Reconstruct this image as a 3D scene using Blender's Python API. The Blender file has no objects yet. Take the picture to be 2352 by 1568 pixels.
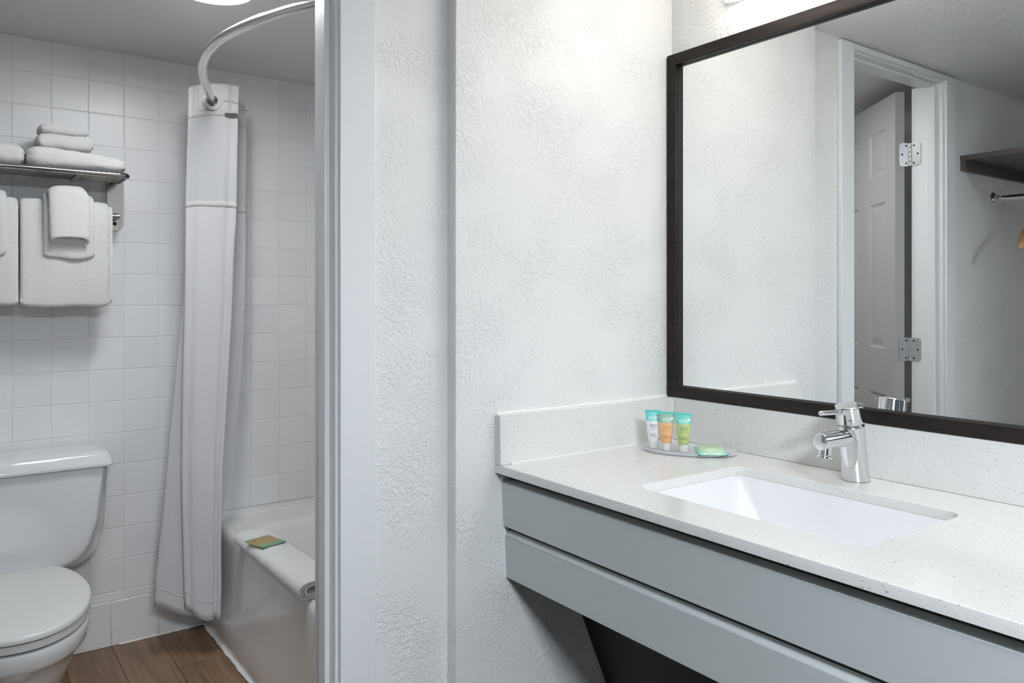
import bpy, bmesh, math, random
from mathutils import Vector, Matrix, noise
from math import sin, cos, pi, radians

scene = bpy.context.scene
COL = scene.collection

# ------------------------------------------------------------------ camera, light, exposure
CAM_H = 1.224
cam_data = bpy.data.cameras.new('camera')
cam = bpy.data.objects.new('camera', cam_data)
COL.objects.link(cam)
cam.location = (0, 0, CAM_H)
cam.rotation_euler = (pi / 2, 0, -0.6302)
cam_data.sensor_width = 36.0
cam_data.lens = 1789.7 / 2352 * 36.0
cam_data.shift_y = -(784 - 682.4) / 2352
cam_data.clip_start = 0.02
scene.camera = cam

world = bpy.data.worlds.new('world')
scene.world = world
world.use_nodes = True
world.node_tree.nodes['Background'].inputs[0].default_value = (0.70, 0.84, 1.0, 1)   # daylight in the bedroom behind the camera
world.node_tree.nodes['Background'].inputs[1].default_value = 0.15

VANITY_LIGHT = 11.2      # emission of the bar lamp above the mirror
BATH_LIGHT = 72.0        # emission of the round bathroom ceiling lamp
BATH_FILL = 30.0         # emission of the fill lamp added to brighten the bathroom
ENTRY_FILL = 135.0       # emission of the fill lamp added behind the camera

vs = scene.view_settings
vs.view_transform = 'Standard'
vs.look = 'None'
vs.gamma = 1.0
vs.use_curve_mapping = False
vs.exposure = 0.0

random.seed(7)

# ------------------------------------------------------------------ material helpers
def new_mat(name):
    m = bpy.data.materials.new(name)
    m.use_nodes = True
    return m, m.node_tree, m.node_tree.nodes['Principled BSDF']

def N(nt, kind, **props):
    n = nt.nodes.new(kind)
    for k, v in props.items():
        setattr(n, k, v)
    return n

def mat(name, color, rough=0.5, metal=0.0, coat=0.0, sheen=0.0, bump=None, transmission=0.0, ior=1.5,
        alpha=1.0, emit=None, spec=0.5, sss=0.0):
    m, nt, b = new_mat(name)
    b.inputs['Base Color'].default_value = (*color, 1)
    b.inputs['Roughness'].default_value = rough
    b.inputs['Metallic'].default_value = metal
    b.inputs['Coat Weight'].default_value = coat
    b.inputs['Coat Roughness'].default_value = 0.08
    b.inputs['Sheen Weight'].default_value = sheen
    b.inputs['Transmission Weight'].default_value = transmission
    b.inputs['IOR'].default_value = ior
    b.inputs['Alpha'].default_value = alpha
    b.inputs['Specular IOR Level'].default_value = spec
    b.inputs['Subsurface Weight'].default_value = sss
    if emit:
        b.inputs['Emission Color'].default_value = (*emit[0], 1)
        b.inputs['Emission Strength'].default_value = emit[1]
    if bump:
        scale, strength, dist, detail = bump
        tc = N(nt, 'ShaderNodeTexCoord')
        nz = N(nt, 'ShaderNodeTexNoise')
        nz.inputs['Scale'].default_value = scale
        nz.inputs['Detail'].default_value = detail
        bp = N(nt, 'ShaderNodeBump')
        bp.inputs['Strength'].default_value = strength
        bp.inputs['Distance'].default_value = dist
        nt.links.new(tc.outputs['Object'], nz.inputs['Vector'])
        nt.links.new(nz.outputs['Fac'], bp.inputs['Height'])
        nt.links.new(bp.outputs['Normal'], b.inputs['Normal'])
    return m

def ramp(nt, stops):
    r = N(nt, 'ShaderNodeValToRGB')
    e = r.color_ramp.elements
    while len(e) < len(stops):
        e.new(0.5)
    for i, (p, c) in enumerate(stops):
        e[i].position = p
        e[i].color = (*c, 1) if len(c) == 3 else c
    return r

def mat_plaster(name, color, strength, dist, scale=70.0, rough=0.42):
    """Painted hand-textured wall: small irregular ridges with smoother patches."""
    m, nt, b = new_mat(name)
    b.inputs['Base Color'].default_value = (*color, 1)
    b.inputs['Roughness'].default_value = rough
    tc = N(nt, 'ShaderNodeTexCoord')
    n1 = N(nt, 'ShaderNodeTexNoise'); n1.inputs['Scale'].default_value = scale
    n1.inputs['Detail'].default_value = 3.0; n1.inputs['Distortion'].default_value = 0.9
    r1 = ramp(nt, [(0.42, (0, 0, 0)), (0.58, (1, 1, 1))])
    n2 = N(nt, 'ShaderNodeTexNoise'); n2.inputs['Scale'].default_value = 6.5
    n2.inputs['Detail'].default_value = 2.0
    r2 = ramp(nt, [(0.38, (0.10, 0.10, 0.10)), (0.62, (1, 1, 1))])
    mu = N(nt, 'ShaderNodeMath', operation='MULTIPLY')
    n3 = N(nt, 'ShaderNodeTexNoise'); n3.inputs['Scale'].default_value = scale * 3
    ad = N(nt, 'ShaderNodeMath', operation='MULTIPLY_ADD'); ad.inputs[1].default_value = 0.14
    bp = N(nt, 'ShaderNodeBump'); bp.inputs['Strength'].default_value = strength
    bp.inputs['Distance'].default_value = dist
    L = nt.links.new
    for n in (n1, n2, n3):
        L(tc.outputs['Object'], n.inputs['Vector'])
    L(n1.outputs['Fac'], r1.inputs['Fac']); L(n2.outputs['Fac'], r2.inputs['Fac'])
    L(r1.outputs['Color'], mu.inputs[0]); L(r2.outputs['Color'], mu.inputs[1])
    L(n3.outputs['Fac'], ad.inputs[0]); L(mu.outputs[0], ad.inputs[2])
    L(ad.outputs[0], bp.inputs['Height']); L(bp.outputs['Normal'], b.inputs['Normal'])
    return m

def mat_quartz(name):
    m, nt, b = new_mat(name)
    b.inputs['Roughness'].default_value = 0.22
    b.inputs['Coat Weight'].default_value = 0.2
    L = nt.links.new
    tc = N(nt, 'ShaderNodeTexCoord')
    base = (0.755, 0.752, 0.738)
    last = None
    for i, (scale, pick, size, col) in enumerate([(290, 0.55, 0.25, (0.50, 0.49, 0.47)), (150, 0.80, 0.21, (0.53, 0.525, 0.505)),
                                                  (430, 0.52, 0.30, (0.60, 0.59, 0.57)), (210, 0.94, 0.24, (0.31, 0.29, 0.27))]):
        mp = N(nt, 'ShaderNodeMapping')
        mp.inputs['Rotation'].default_value = (0.4 + i, 0.9 * i, 0.6 + i)
        mp.inputs['Scale'].default_value = (1.0, 0.62, 1.25)
        v = N(nt, 'ShaderNodeTexVoronoi', distance='MANHATTAN'); v.inputs['Scale'].default_value = scale
        L(tc.outputs['Object'], mp.inputs['Vector']); L(mp.outputs['Vector'], v.inputs['Vector'])
        sep = N(nt, 'ShaderNodeSeparateColor'); L(v.outputs['Color'], sep.inputs['Color'])
        g = N(nt, 'ShaderNodeMath', operation='GREATER_THAN'); g.inputs[1].default_value = pick
        L(sep.outputs['Red'], g.inputs[0])
        sz = N(nt, 'ShaderNodeMath', operation='MULTIPLY'); sz.inputs[1].default_value = size * 1.75
        L(sep.outputs['Green'], sz.inputs[0])
        d = N(nt, 'ShaderNodeMath', operation='LESS_THAN'); L(v.outputs['Distance'], d.inputs[0]); L(sz.outputs[0], d.inputs[1])
        k = N(nt, 'ShaderNodeMath', operation='MULTIPLY'); L(g.outputs[0], k.inputs[0]); L(d.outputs[0], k.inputs[1])
        mx = N(nt, 'ShaderNodeMix', data_type='RGBA')
        L(k.outputs[0], mx.inputs['Factor'])
        if last is None:
            mx.inputs['A'].default_value = (*base, 1)
        else:
            L(last, mx.inputs['A'])
        mx.inputs['B'].default_value = (*col, 1)
        last = mx.outputs['Result']
    L(last, b.inputs['Base Color'])
    return m

def mat_wood(name, dark, light, stretch=(60, 3.0, 60), rough=0.45, per_object=True, bump=0.1):
    m, nt, b = new_mat(name)
    b.inputs['Roughness'].default_value = rough
    L = nt.links.new
    tc = N(nt, 'ShaderNodeTexCoord')
    mp = N(nt, 'ShaderNodeMapping')
    mp.inputs['Scale'].default_value = stretch
    oi = N(nt, 'ShaderNodeObjectInfo')
    ofs = N(nt, 'ShaderNodeMath', operation='MULTIPLY'); ofs.inputs[1].default_value = 37.0
    L(oi.outputs['Random'], ofs.inputs[0])
    va = N(nt, 'ShaderNodeVectorMath', operation='ADD')
    L(tc.outputs['Object'], mp.inputs['Vector']); L(mp.outputs['Vector'], va.inputs[0])
    if per_object:
        L(ofs.outputs[0], va.inputs[1])
    n1 = N(nt, 'ShaderNodeTexNoise'); n1.inputs['Scale'].default_value = 1.0
    n1.inputs['Detail'].default_value = 5.0; n1.inputs['Distortion'].default_value = 1.2
    n2 = N(nt, 'ShaderNodeTexNoise'); n2.inputs['Scale'].default_value = 0.16; n2.inputs['Distortion'].default_value = 2.0
    L(va.outputs[0], n1.inputs['Vector']); L(va.outputs[0], n2.inputs['Vector'])
    mx = N(nt, 'ShaderNodeMath', operation='MULTIPLY_ADD'); mx.inputs[1].default_value = 0.55
    m2 = N(nt, 'ShaderNodeMath', operation='MULTIPLY'); m2.inputs[1].default_value = 0.45
    L(n2.outputs['Fac'], m2.inputs[0]); L(n1.outputs['Fac'], mx.inputs[0]); L(m2.outputs[0], mx.inputs[2])
    r = ramp(nt, [(0.33, dark), (0.66, light)])
    L(mx.outputs[0], r.inputs['Fac'])
    hs = N(nt, 'ShaderNodeHueSaturation')
    val = N(nt, 'ShaderNodeMath', operation='MULTIPLY_ADD'); val.inputs[1].default_value = 0.22; val.inputs[2].default_value = 0.89
    L(oi.outputs['Random'], val.inputs[0]); L(val.outputs[0], hs.inputs['Value'])
    L(r.outputs['Color'], hs.inputs['Color'])
    L(hs.outputs['Color'], b.inputs['Base Color'])
    bp = N(nt, 'ShaderNodeBump'); bp.inputs['Strength'].default_value = bump; bp.inputs['Distance'].default_value = 0.001
    L(n1.outputs['Fac'], bp.inputs['Height']); L(bp.outputs['Normal'], b.inputs['Normal'])
    return m

def mat_weave(name, color, pitch, strength, dist, rough=0.7, sheen=0.3, translucent=0.0):
    """Woven cloth: small waffle cells in UV space (UV in metres)."""
    m, nt, b = new_mat(name)
    b.inputs['Base Color'].default_value = (*color, 1)
    b.inputs['Roughness'].default_value = rough
    b.inputs['Sheen Weight'].default_value = sheen
    L = nt.links.new
    uv = N(nt, 'ShaderNodeTexCoord')
    sp = N(nt, 'ShaderNodeSeparateXYZ'); L(uv.outputs['UV'], sp.inputs[0])
    hs = []
    for ax in ('X', 'Y'):
        mu = N(nt, 'ShaderNodeMath', operation='MULTIPLY'); mu.inputs[1].default_value = 2 * pi / pitch
        si = N(nt, 'ShaderNodeMath', operation='SINE')
        L(sp.outputs[ax], mu.inputs[0]); L(mu.outputs[0], si.inputs[0]); hs.append(si)
    pr = N(nt, 'ShaderNodeMath', operation='MULTIPLY'); L(hs[0].outputs[0], pr.inputs[0]); L(hs[1].outputs[0], pr.inputs[1])
    bp = N(nt, 'ShaderNodeBump'); bp.inputs['Strength'].default_value = strength; bp.inputs['Distance'].default_value = dist
    L(pr.outputs[0], bp.inputs['Height']); L(bp.outputs['Normal'], b.inputs['Normal'])
    if translucent:
        out = nt.nodes['Material Output']
        tr = N(nt, 'ShaderNodeBsdfTranslucent'); tr.inputs['Color'].default_value = (*color, 1)
        ms = N(nt, 'ShaderNodeMixShader'); ms.inputs[0].default_value = translucent
        L(b.outputs[0], ms.inputs[1]); L(tr.outputs[0], ms.inputs[2]); L(ms.outputs[0], out.inputs['Surface'])
    return m

def mat_tile(name, color):
    m, nt, b = new_mat(name)
    b.inputs['Roughness'].default_value = 0.30
    b.inputs['Specular IOR Level'].default_value = 0.4
    L = nt.links.new
    oi = N(nt, 'ShaderNodeObjectInfo')
    hs = N(nt, 'ShaderNodeHueSaturation'); hs.inputs['Color'].default_value = (*color, 1)
    va = N(nt, 'ShaderNodeMath', operation='MULTIPLY_ADD'); va.inputs[1].default_value = 0.05; va.inputs[2].default_value = 0.975
    L(oi.outputs['Random'], va.inputs[0]); L(va.outputs[0], hs.inputs['Value']); L(hs.outputs['Color'], b.inputs['Base Color'])
    tc = N(nt, 'ShaderNodeTexCoord'); nz = N(nt, 'ShaderNodeTexNoise'); nz.inputs['Scale'].default_value = 18
    bp = N(nt, 'ShaderNodeBump'); bp.inputs['Strength'].default_value = 0.05; bp.inputs['Distance'].default_value = 0.004
    L(tc.outputs['Object'], nz.inputs['Vector']); L(nz.outputs['Fac'], bp.inputs['Height']); L(bp.outputs['Normal'], b.inputs['Normal'])
    return m

M = {}
M['wall'] = mat_plaster('white textured paint', (0.80, 0.80, 0.79), 0.55, 0.0024, 104)
M['ceil'] = mat_plaster('textured ceiling paint', (0.86, 0.86, 0.855), 0.5, 0.0035, 60)
M['bath_ceil'] = mat('bath ceiling paint', (0.72, 0.715, 0.70), 0.6, bump=(220, 0.08, 0.001, 2))
M['bath_wall'] = mat('bath wall paint', (0.75, 0.75, 0.74), 0.6)
M['trim'] = mat('white semigloss trim', (0.78, 0.79, 0.80), 0.34, bump=(30, 0.03, 0.002, 2))
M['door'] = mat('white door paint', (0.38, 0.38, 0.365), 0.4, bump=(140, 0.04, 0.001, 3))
M['tile'] = mat_tile('white glazed tile', (0.83, 0.835, 0.84))
M['grout'] = mat('pale grout', (0.78, 0.78, 0.77), 0.8)
M['base_tile'] = mat('white base tile', (0.79, 0.80, 0.81), 0.25)
M['quartz'] = mat_quartz('speckled white quartz')
M['caulk'] = mat('white caulk', (0.88, 0.88, 0.87), 0.5)
M['laminate'] = mat('grey laminate', (0.56, 0.595, 0.60), 0.38, bump=(300, 0.02, 0.0005, 2))
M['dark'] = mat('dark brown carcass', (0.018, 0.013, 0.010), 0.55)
M['under_shade'] = mat('reddish black shade', (0.020, 0.011, 0.010), 0.6)
M['porcelain'] = mat('white porcelain', (0.80, 0.81, 0.825), 0.10, coat=0.5)
M['toilet'] = mat('toilet porcelain', (0.76, 0.775, 0.785), 0.12, coat=0.5)
M['seat'] = mat('toilet seat plastic', (0.70, 0.70, 0.69), 0.3)
M['tub'] = mat('tub enamel', (0.82, 0.82, 0.81), 0.16, coat=0.3)
M['chrome'] = mat('chrome', (0.74, 0.75, 0.76), 0.05, metal=1.0)
M['steel'] = mat('brushed steel', (0.42, 0.41, 0.39), 0.16, metal=1.0)
M['satin'] = mat('satin hinge steel', (0.62, 0.61, 0.60), 0.32, metal=1.0)
M['rodmetal'] = mat('satin aluminium', (0.72, 0.71, 0.69), 0.18, metal=1.0)
M['frame'] = mat_wood('espresso frame', (0.009, 0.007, 0.006), (0.028, 0.022, 0.020), (160, 8, 160), 0.42, False, 0.08)
M['frame'].node_tree.nodes['Principled BSDF'].inputs['Specular IOR Level'].default_value = 0.22
M['mirror'] = mat('mirror silver', (0.93, 0.945, 0.94), 0.0, metal=1.0)
M['floor'] = mat_wood('wood vinyl', (0.155, 0.088, 0.048), (0.335, 0.212, 0.132))
M['carpet'] = mat('assumed dark carpet', (0.035, 0.028, 0.025), 1.0, bump=(700, 0.8, 0.004, 3), spec=0.1)
M['subfloor'] = mat('dark joint', (0.05, 0.035, 0.025), 0.9)
M['towel'] = mat('white terry', (0.90, 0.90, 0.89), 1.0, sheen=0.6, bump=(420, 0.9, 0.0055, 5), spec=0.05)
M['mat_cloth'] = mat_weave('white bath mat cotton', (0.86, 0.86, 0.85), 0.0095, 0.5, 0.0025, 0.95, 0.5)
M['curtain'] = mat_weave('white waffle polyester', (0.69, 0.69, 0.715), 0.0062, 0.26, 0.0010, 0.45, 0.4, 0.12)
M['curtain_head'] = mat_weave('glossy white header', (0.66, 0.66, 0.655), 0.0045, 0.4, 0.0008, 0.35, 0.3, 0.12)
M['sheer'] = mat('sheer white voile', (0.53, 0.535, 0.54), 0.8, sheen=0.3)
M['plastic'] = mat('white plastic', (0.80, 0.80, 0.79), 0.35)
M['grommet'] = mat('clear white eyelet', (0.60, 0.60, 0.60), 0.3)
M['tag'] = mat('grey label', (0.075, 0.075, 0.075), 0.7, bump=(900, 0.6, 0.001, 1))
M['line'] = mat('grey slit', (0.22, 0.22, 0.22), 0.8)
M['black'] = mat('dark hole', (0.02, 0.02, 0.02), 0.6)
M['gap_shade'] = mat('painted gap shade', (0.10, 0.10, 0.10), 0.7)
M['shelf'] = mat('grey brown laminate', (0.095, 0.085, 0.08), 0.45)
M['hanger'] = mat_wood('beech', (0.42, 0.22, 0.11), (0.62, 0.36, 0.19), (40, 40, 40), 0.35)
M['acrylic'] = mat('frosted acrylic', (0.80, 0.80, 0.84), 0.25, alpha=0.55)
M['cap'] = mat('translucent cap', (0.88, 0.88, 0.86), 0.3, alpha=0.72)
M['aqua'] = mat('aqua crimp', (0.10, 0.62, 0.55), 0.35)
M['print_white'] = mat('white print', (0.92, 0.95, 0.94), 0.5)
M['print_dark'] = mat('dark print', (0.07, 0.07, 0.08), 0.6)
M['print_orange'] = mat('orange print', (0.55, 0.18, 0.05), 0.6)
M['print_green'] = mat('olive print', (0.13, 0.16, 0.06), 0.6)
M['opal'] = mat('vanity lamp opal', (1, 1, 1), 0.4, emit=((1.0, 0.955, 0.89), VANITY_LIGHT))
M['bath_opal'] = mat('bath lamp opal', (1, 1, 1), 0.4, emit=((0.97, 0.98, 1.0), BATH_LIGHT))
M['bath_fill_opal'] = mat('bath fill opal', (1, 1, 1), 0.4, emit=((0.94, 0.97, 1.0), BATH_FILL))
M['entry_fill_opal'] = mat('entry fill opal', (1, 1, 1), 0.4, emit=((0.86, 0.93, 1.0), ENTRY_FILL))

# ------------------------------------------------------------------ object helpers
def tag(o, label, cat, group=None):
    o['label'] = label
    o['category'] = cat
    if group:
        o['group'] = group
    return o

def thing(name, label, cat, loc, rotz=0.0, group=None):
    o = bpy.data.objects.new(name, None)
    COL.objects.link(o)
    o.empty_display_size = 0.05
    o.location = loc
    o.rotation_euler = (0, 0, rotz)
    return tag(o, label, cat, group)

def struct_root(name, loc):
    o = bpy.data.objects.new(name, None)
    COL.objects.link(o)
    o.location = loc
    o['kind'] = 'structure'
    return o

def adopt(o, parent, local=False):
    """Parent o; world-space meshes keep their place, local ones follow the parent's frame."""
    if parent is not None:
        o.parent = parent
        if not local:
            mw = Matrix.Identity(4)
            p = parent
            chain = []
            while p is not None:
                chain.append(p); p = p.parent
            for p in reversed(chain):
                mw = mw @ p.matrix_parent_inverse @ p.matrix_basis
            o.matrix_parent_inverse = mw.inverted()
    return o

def link_mesh(name, me, m, parent=None, local=False):
    o = bpy.data.objects.new(name, me)
    COL.objects.link(o)
    if m is not None:
        me.materials.clear()
        me.materials.append(m if not isinstance(m, str) else M[m])
    adopt(o, parent, local)
    return o

def from_bm(name, bm, m, parent=None, local=False, smooth=True, angle=40, flat=0):
    bmesh.ops.recalc_face_normals(bm, faces=bm.faces[:])
    if smooth:
        a = radians(angle)
        for f in bm.faces:
            f.smooth = True
        for e in bm.edges:
            if len(e.link_faces) == 2 and e.calc_face_angle(0) > a:
                e.smooth = False
        for f in sorted(bm.faces, key=lambda q: -q.calc_area())[:flat]:
            f.smooth = False                          # broad faces stay flat, only the eased edges are rounded
    me = bpy.data.meshes.new(name)
    bm.to_mesh(me)
    bm.free()
    return link_mesh(name, me, m, parent, local)

def bm_box(bm, x0, x1, y0, y1, z0, z1, bevel=0.0, seg=2):
    r = bmesh.ops.create_cube(bm, size=1.0)
    vs_ = r['verts']
    for v in vs_:
        v.co = Vector(((x0 + x1) / 2 + v.co.x * (x1 - x0), (y0 + y1) / 2 + v.co.y * (y1 - y0), (z0 + z1) / 2 + v.co.z * (z1 - z0)))
    if bevel > 0:
        es = list({e for v in vs_ for e in v.link_edges})
        bmesh.ops.bevel(bm, geom=es, offset=bevel, segments=seg, affect='EDGES', profile=0.5)
    return bm

def box(name, x0, x1, y0, y1, z0, z1, m, parent=None, bevel=0.0, seg=2, local=False):
    bm = bmesh.new()
    bm_box(bm, x0, x1, y0, y1, z0, z1, bevel, seg)
    return from_bm(name, bm, m, parent, local, flat=6)

def bm_loft(bm, rings, cap0=True, cap1=True, closed=True):
    R = [[bm.verts.new(p) for p in ring] for ring in rings]
    n = len(R[0])
    for a, b in zip(R[:-1], R[1:]):
        for i in range(n if closed else n - 1):
            j = (i + 1) % n
            bm.faces.new((a[i], a[j], b[j], b[i]))
    if cap0:
        bm.faces.new(R[0][::-1])
    if cap1:
        bm.faces.new(R[-1])
    return R

def bm_lathe(bm, prof, n=32, mtx=None, cap0=True, cap1=True):
    """prof: (radius, height) pairs about local z."""
    rings = []
    for r, h in prof:
        ring = [Vector((r * cos(2 * pi * i / n), r * sin(2 * pi * i / n), h)) for i in range(n)]
        if mtx is not None:
            ring = [mtx @ p for p in ring]
        rings.append(ring)
    return bm_loft(bm, rings, cap0, cap1)

def axis_mtx(p, d):
    """Frame at p whose z axis is d."""
    q = Vector(d).normalized().to_track_quat('Z', 'Y')
    return Matrix.Translation(Vector(p)) @ q.to_matrix().to_4x4()

def bm_tube(bm, pts, r, n=12, cap=True):
    pts = [Vector(p) for p in pts]
    rings = []
    up = None
    for i, p in enumerate(pts):
        d = (pts[min(i + 1, len(pts) - 1)] - pts[max(i - 1, 0)]).normalized()
        if up is None:
            up = Vector((0, 0, 1)) if abs(d.z) < 0.9 else Vector((1, 0, 0))
        s = d.cross(up).normalized()
        up = s.cross(d).normalized()
        rr = r[i] if isinstance(r, (list, tuple)) else r
        rings.append([p + (s * cos(2 * pi * k / n) + up * sin(2 * pi * k / n)) * rr for k in range(n)])
    bm_loft(bm, rings, cap, cap)

def tube(name, pts, r, m, parent=None, n=12, local=False):
    bm = bmesh.new()
    bm_tube(bm, pts, r, n)
    return from_bm(name, bm, m, parent, local)

def catmull(pts, k=8):
    P_ = [Vector(p) for p in pts]
    P_ = [P_[0] * 2 - P_[1]] + P_ + [P_[-1] * 2 - P_[-2]]
    out = []
    for i in range(1, len(P_) - 2):
        a, b, c, d = P_[i - 1:i + 3]
        for j in range(k):
            t = j / k
            out.append(0.5 * ((2 * b) + (c - a) * t + (2 * a - 5 * b + 4 * c - d) * t * t + (3 * b - a - 3 * c + d) * t ** 3))
    out.append(P_[-2])
    return out

def rrect(x0, x1, y0, y1, r, k=6):
    """Rounded rectangle, counter-clockwise."""
    pts = []
    for cx, cy, a0 in ((x1 - r, y1 - r, 0), (x0 + r, y1 - r, pi / 2), (x0 + r, y0 + r, pi), (x1 - r, y0 + r, 1.5 * pi)):
        for i in range(k + 1):
            a = a0 + pi / 2 * i / k
            pts.append((cx + r * cos(a), cy + r * sin(a)))
    return pts

def interp(table, z):
    t = sorted(table)
    if z <= t[0][0]:
        return t[0][1]
    for (a, va), (b, vb) in zip(t[:-1], t[1:]):
        if z <= b:
            return va + (vb - va) * (z - a) / (b - a)
    return t[-1][1]

def text(name, s, size, m, parent, place, local=True, align='CENTER', bold=0.0, stretch=1.0):
    """Flat print: built-in font turned into a mesh, each vertex placed by place(x, y)."""
    cu = bpy.data.curves.new(name, 'FONT')
    cu.body = s
    cu.size = size
    cu.align_x = align
    cu.align_y = 'CENTER'
    cu.offset = bold
    cu.resolution_u = 4
    tmp = bpy.data.objects.new(name + '_tmp', cu)
    COL.objects.link(tmp)
    dg = bpy.context.evaluated_depsgraph_get()
    me = bpy.data.meshes.new_from_object(tmp.evaluated_get(dg))
    bpy.data.objects.remove(tmp)
    for v in me.vertices:
        v.co = place(v.co.x * stretch, v.co.y)
    me.name = name
    return link_mesh(name, me, m, parent, local)

# ------------------------------------------------------------------ the setting
XW = 1.519            # mirror wall
YE = 1.382            # vanity end wall
YD = 1.415            # door wall, vanity side
XE = 0.8624           # step between the two
YT = 3.040            # glazed face of the tiled back wall
XLW = -0.75           # closet / left wall
ZC = 2.062            # vanity ceiling
ZB = 2.087            # bathroom ceiling
JR, JL = 0.609, -0.0125   # door jamb faces
HEAD = 2.032

def struct(name, *a, **k):
    o = box(name, *a, **k)
    o['kind'] = 'structure'
    return o

struct('wall_right', XW, XW + 0.12, -1.6, YE, 0, ZC + 0.1, 'wall')
struct('wall_end', XE, 1.70, YE, 1.512, 0, ZC + 0.1, 'wall', bevel=0.003)
struct('wall_door_right', JR + 0.02, XE, YD, 1.512, 0, ZC + 0.1, 'wall')
struct('wall_door_left', XLW - 0.12, JL - 0.02, YD, 1.522, 0, ZC + 0.1, 'wall')
struct('wall_door_head', JL - 0.02, JR + 0.02, YD, 1.512, HEAD + 0.02, ZC + 0.1, 'wall')
struct('wall_left', XLW - 0.12, XLW, -1.6, YD, 0, ZC + 0.1, 'wall')
struct('wall_closet_shade', XLW, -0.01, -0.22, -0.12, 0, ZC, 'wall')  # unseen partition, its end placed to shade the closet from the entry fill
struct('ceiling', XLW - 0.12, XW + 0.12, -1.6, YD + 0.02, ZC, ZC + 0.1, 'ceil')
struct('ceiling_bathroom', XLW - 0.12, 1.70, YD + 0.03, 3.2, ZB, ZB + 0.08, 'bath_ceil')
struct('wall_bath_left', -0.74, -0.62, 1.522, 3.05, 0, ZB, 'bath_wall')

# floor with planks that run away from the door
floor = struct('floor', XLW - 0.12, 1.70, -1.6, 3.2, -0.06, -0.006, 'subfloor')
PW = 0.1518
plank_meshes = {}
def plank(x0, x1, y0, y1):
    key = (round(x1 - x0, 4), round(y1 - y0, 4))
    if key not in plank_meshes:
        bm = bmesh.new()
        bm_box(bm, -key[0] / 2 + 0.0005, key[0] / 2 - 0.0005, -key[1] / 2 + 0.0006, key[1] / 2 - 0.0006, -0.006, 0.0, 0.0008, 1)
        bmesh.ops.recalc_face_normals(bm, faces=bm.faces[:])
        me = bpy.data.meshes.new('plank'); bm.to_mesh(me); bm.free()
        me.materials.append(M['floor'])
        plank_meshes[key] = me
    o = bpy.data.objects.new('plank', plank_meshes[key])
    COL.objects.link(o)
    o.location = ((x0 + x1) / 2, (y0 + y1) / 2, 0)
    adopt(o, floor)
X_P0 = 0.6280
Y_SILL = 1.462                                        # planks stop under the door, carpet beyond
carpet = struct('floor_carpet', XLW, XW, -1.6, Y_SILL - 0.001, -0.005, 0.004, 'carpet')  # unseen floor, assumed dark to cut bounce light below the vanity
for i in range(-9, 7):
    x0 = X_P0 + i * PW
    x1 = x0 + PW
    if x1 < XLW or x0 > XW:
        continue
    x0, x1 = max(x0, XLW), min(x1, XW)
    if x0 > 0.79:
        continue
    y_end = YT + 0.005
    joint = 2.745 if i == 0 else 2.745 - ((i * 0.47) % 1.22)
    cuts = [y_end]
    y = joint
    while y > Y_SILL + 0.05:
        if y < y_end - 0.05:
            cuts.append(y)
        y -= 1.22
    cuts.append(Y_SILL)
    for a, b in zip(cuts[1:], cuts[:-1]):
        plank(x0, x1, a, b)

# ---- tiled back wall
PT = 0.1117
X0T = 0.1815
wall_back = struct('wall_back', XLW - 0.12, 1.70, YT + 0.0012, YT + 0.12, 0, ZB + 0.05, 'grout')
tile_meshes = {}
def tile_mesh(w, h, m='tile', bev=0.0018, depth=0.006):
    key = (round(w, 4), round(h, 4), m)
    if key not in tile_meshes:
        bm = bmesh.new()
        bm_box(bm, -w / 2, w / 2, 0, depth, -h / 2, h / 2, bev, 2)
        bmesh.ops.recalc_face_normals(bm, faces=bm.faces[:])
        for f in bm.faces:
            f.smooth = f.calc_area() < 0.25 * w * h and len(f.verts) == 4
        me = bpy.data.meshes.new('tile'); bm.to_mesh(me); bm.free()
        me.materials.append(M[m])
        tile_meshes[key] = me
    return tile_meshes[key]
GR = 0.0017
def put_tile(x0, x1, z0, z1, y, m='tile', name='tile', bev=0.0018):
    w, h = x1 - x0 - GR, z1 - z0 - GR
    if w < 0.004 or h < 0.004:
        return
    o = bpy.data.objects.new(name, tile_mesh(w, h, m, bev))
    COL.objects.link(o)
    o.location = ((x0 + x1) / 2 + random.uniform(-2e-4, 2e-4), y + random.uniform(-2e-4, 2e-4), (z0 + z1) / 2)
    o.rotation_euler = (random.uniform(-0.004, 0.004), 0, random.uniform(-0.004, 0.004))
    adopt(o, wall_back)
rest = bmesh.new()
for n in range(-8, 13):
    x0, x1 = X0T + n * PT, X0T + (n + 1) * PT
    x0, x1 = max(x0, -0.62), min(x1, 1.555)
    if x1 - x0 < 0.01:
        continue
    over_tub = x0 > 0.80
    for k in range(17):
        z1 = ZB - k * PT
        z0 = z1 - PT
        xe = x1
        if over_tub and k >= 15:
            continue
        if n == 5 and k >= 15:
            xe = 0.788
        if -2 <= n <= 12:
            put_tile(x0, xe, z0, z1, YT)
        else:
            bm_box(rest, x0 + GR / 2, xe - GR / 2, YT, YT + 0.006, z0 + GR / 2, z1 - GR / 2)
    if not over_tub and -3 <= n:
        put_tile(x0, min(x1, 0.788), 0.158, ZB - 17 * PT, YT, name='strip_tile')
o = from_bm('tile_field', rest, 'tile', wall_back, smooth=False)
o['kind'] = 'stuff'
for i in range(-7, 2):
    x0 = 0.4746 + i * 0.1545
    put_tile(max(x0, -0.62), min(x0 + 0.1545, 0.789), 0.0, 0.158, YT - 0.0065, 'base_tile', 'base_tile', 0.003)
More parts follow.
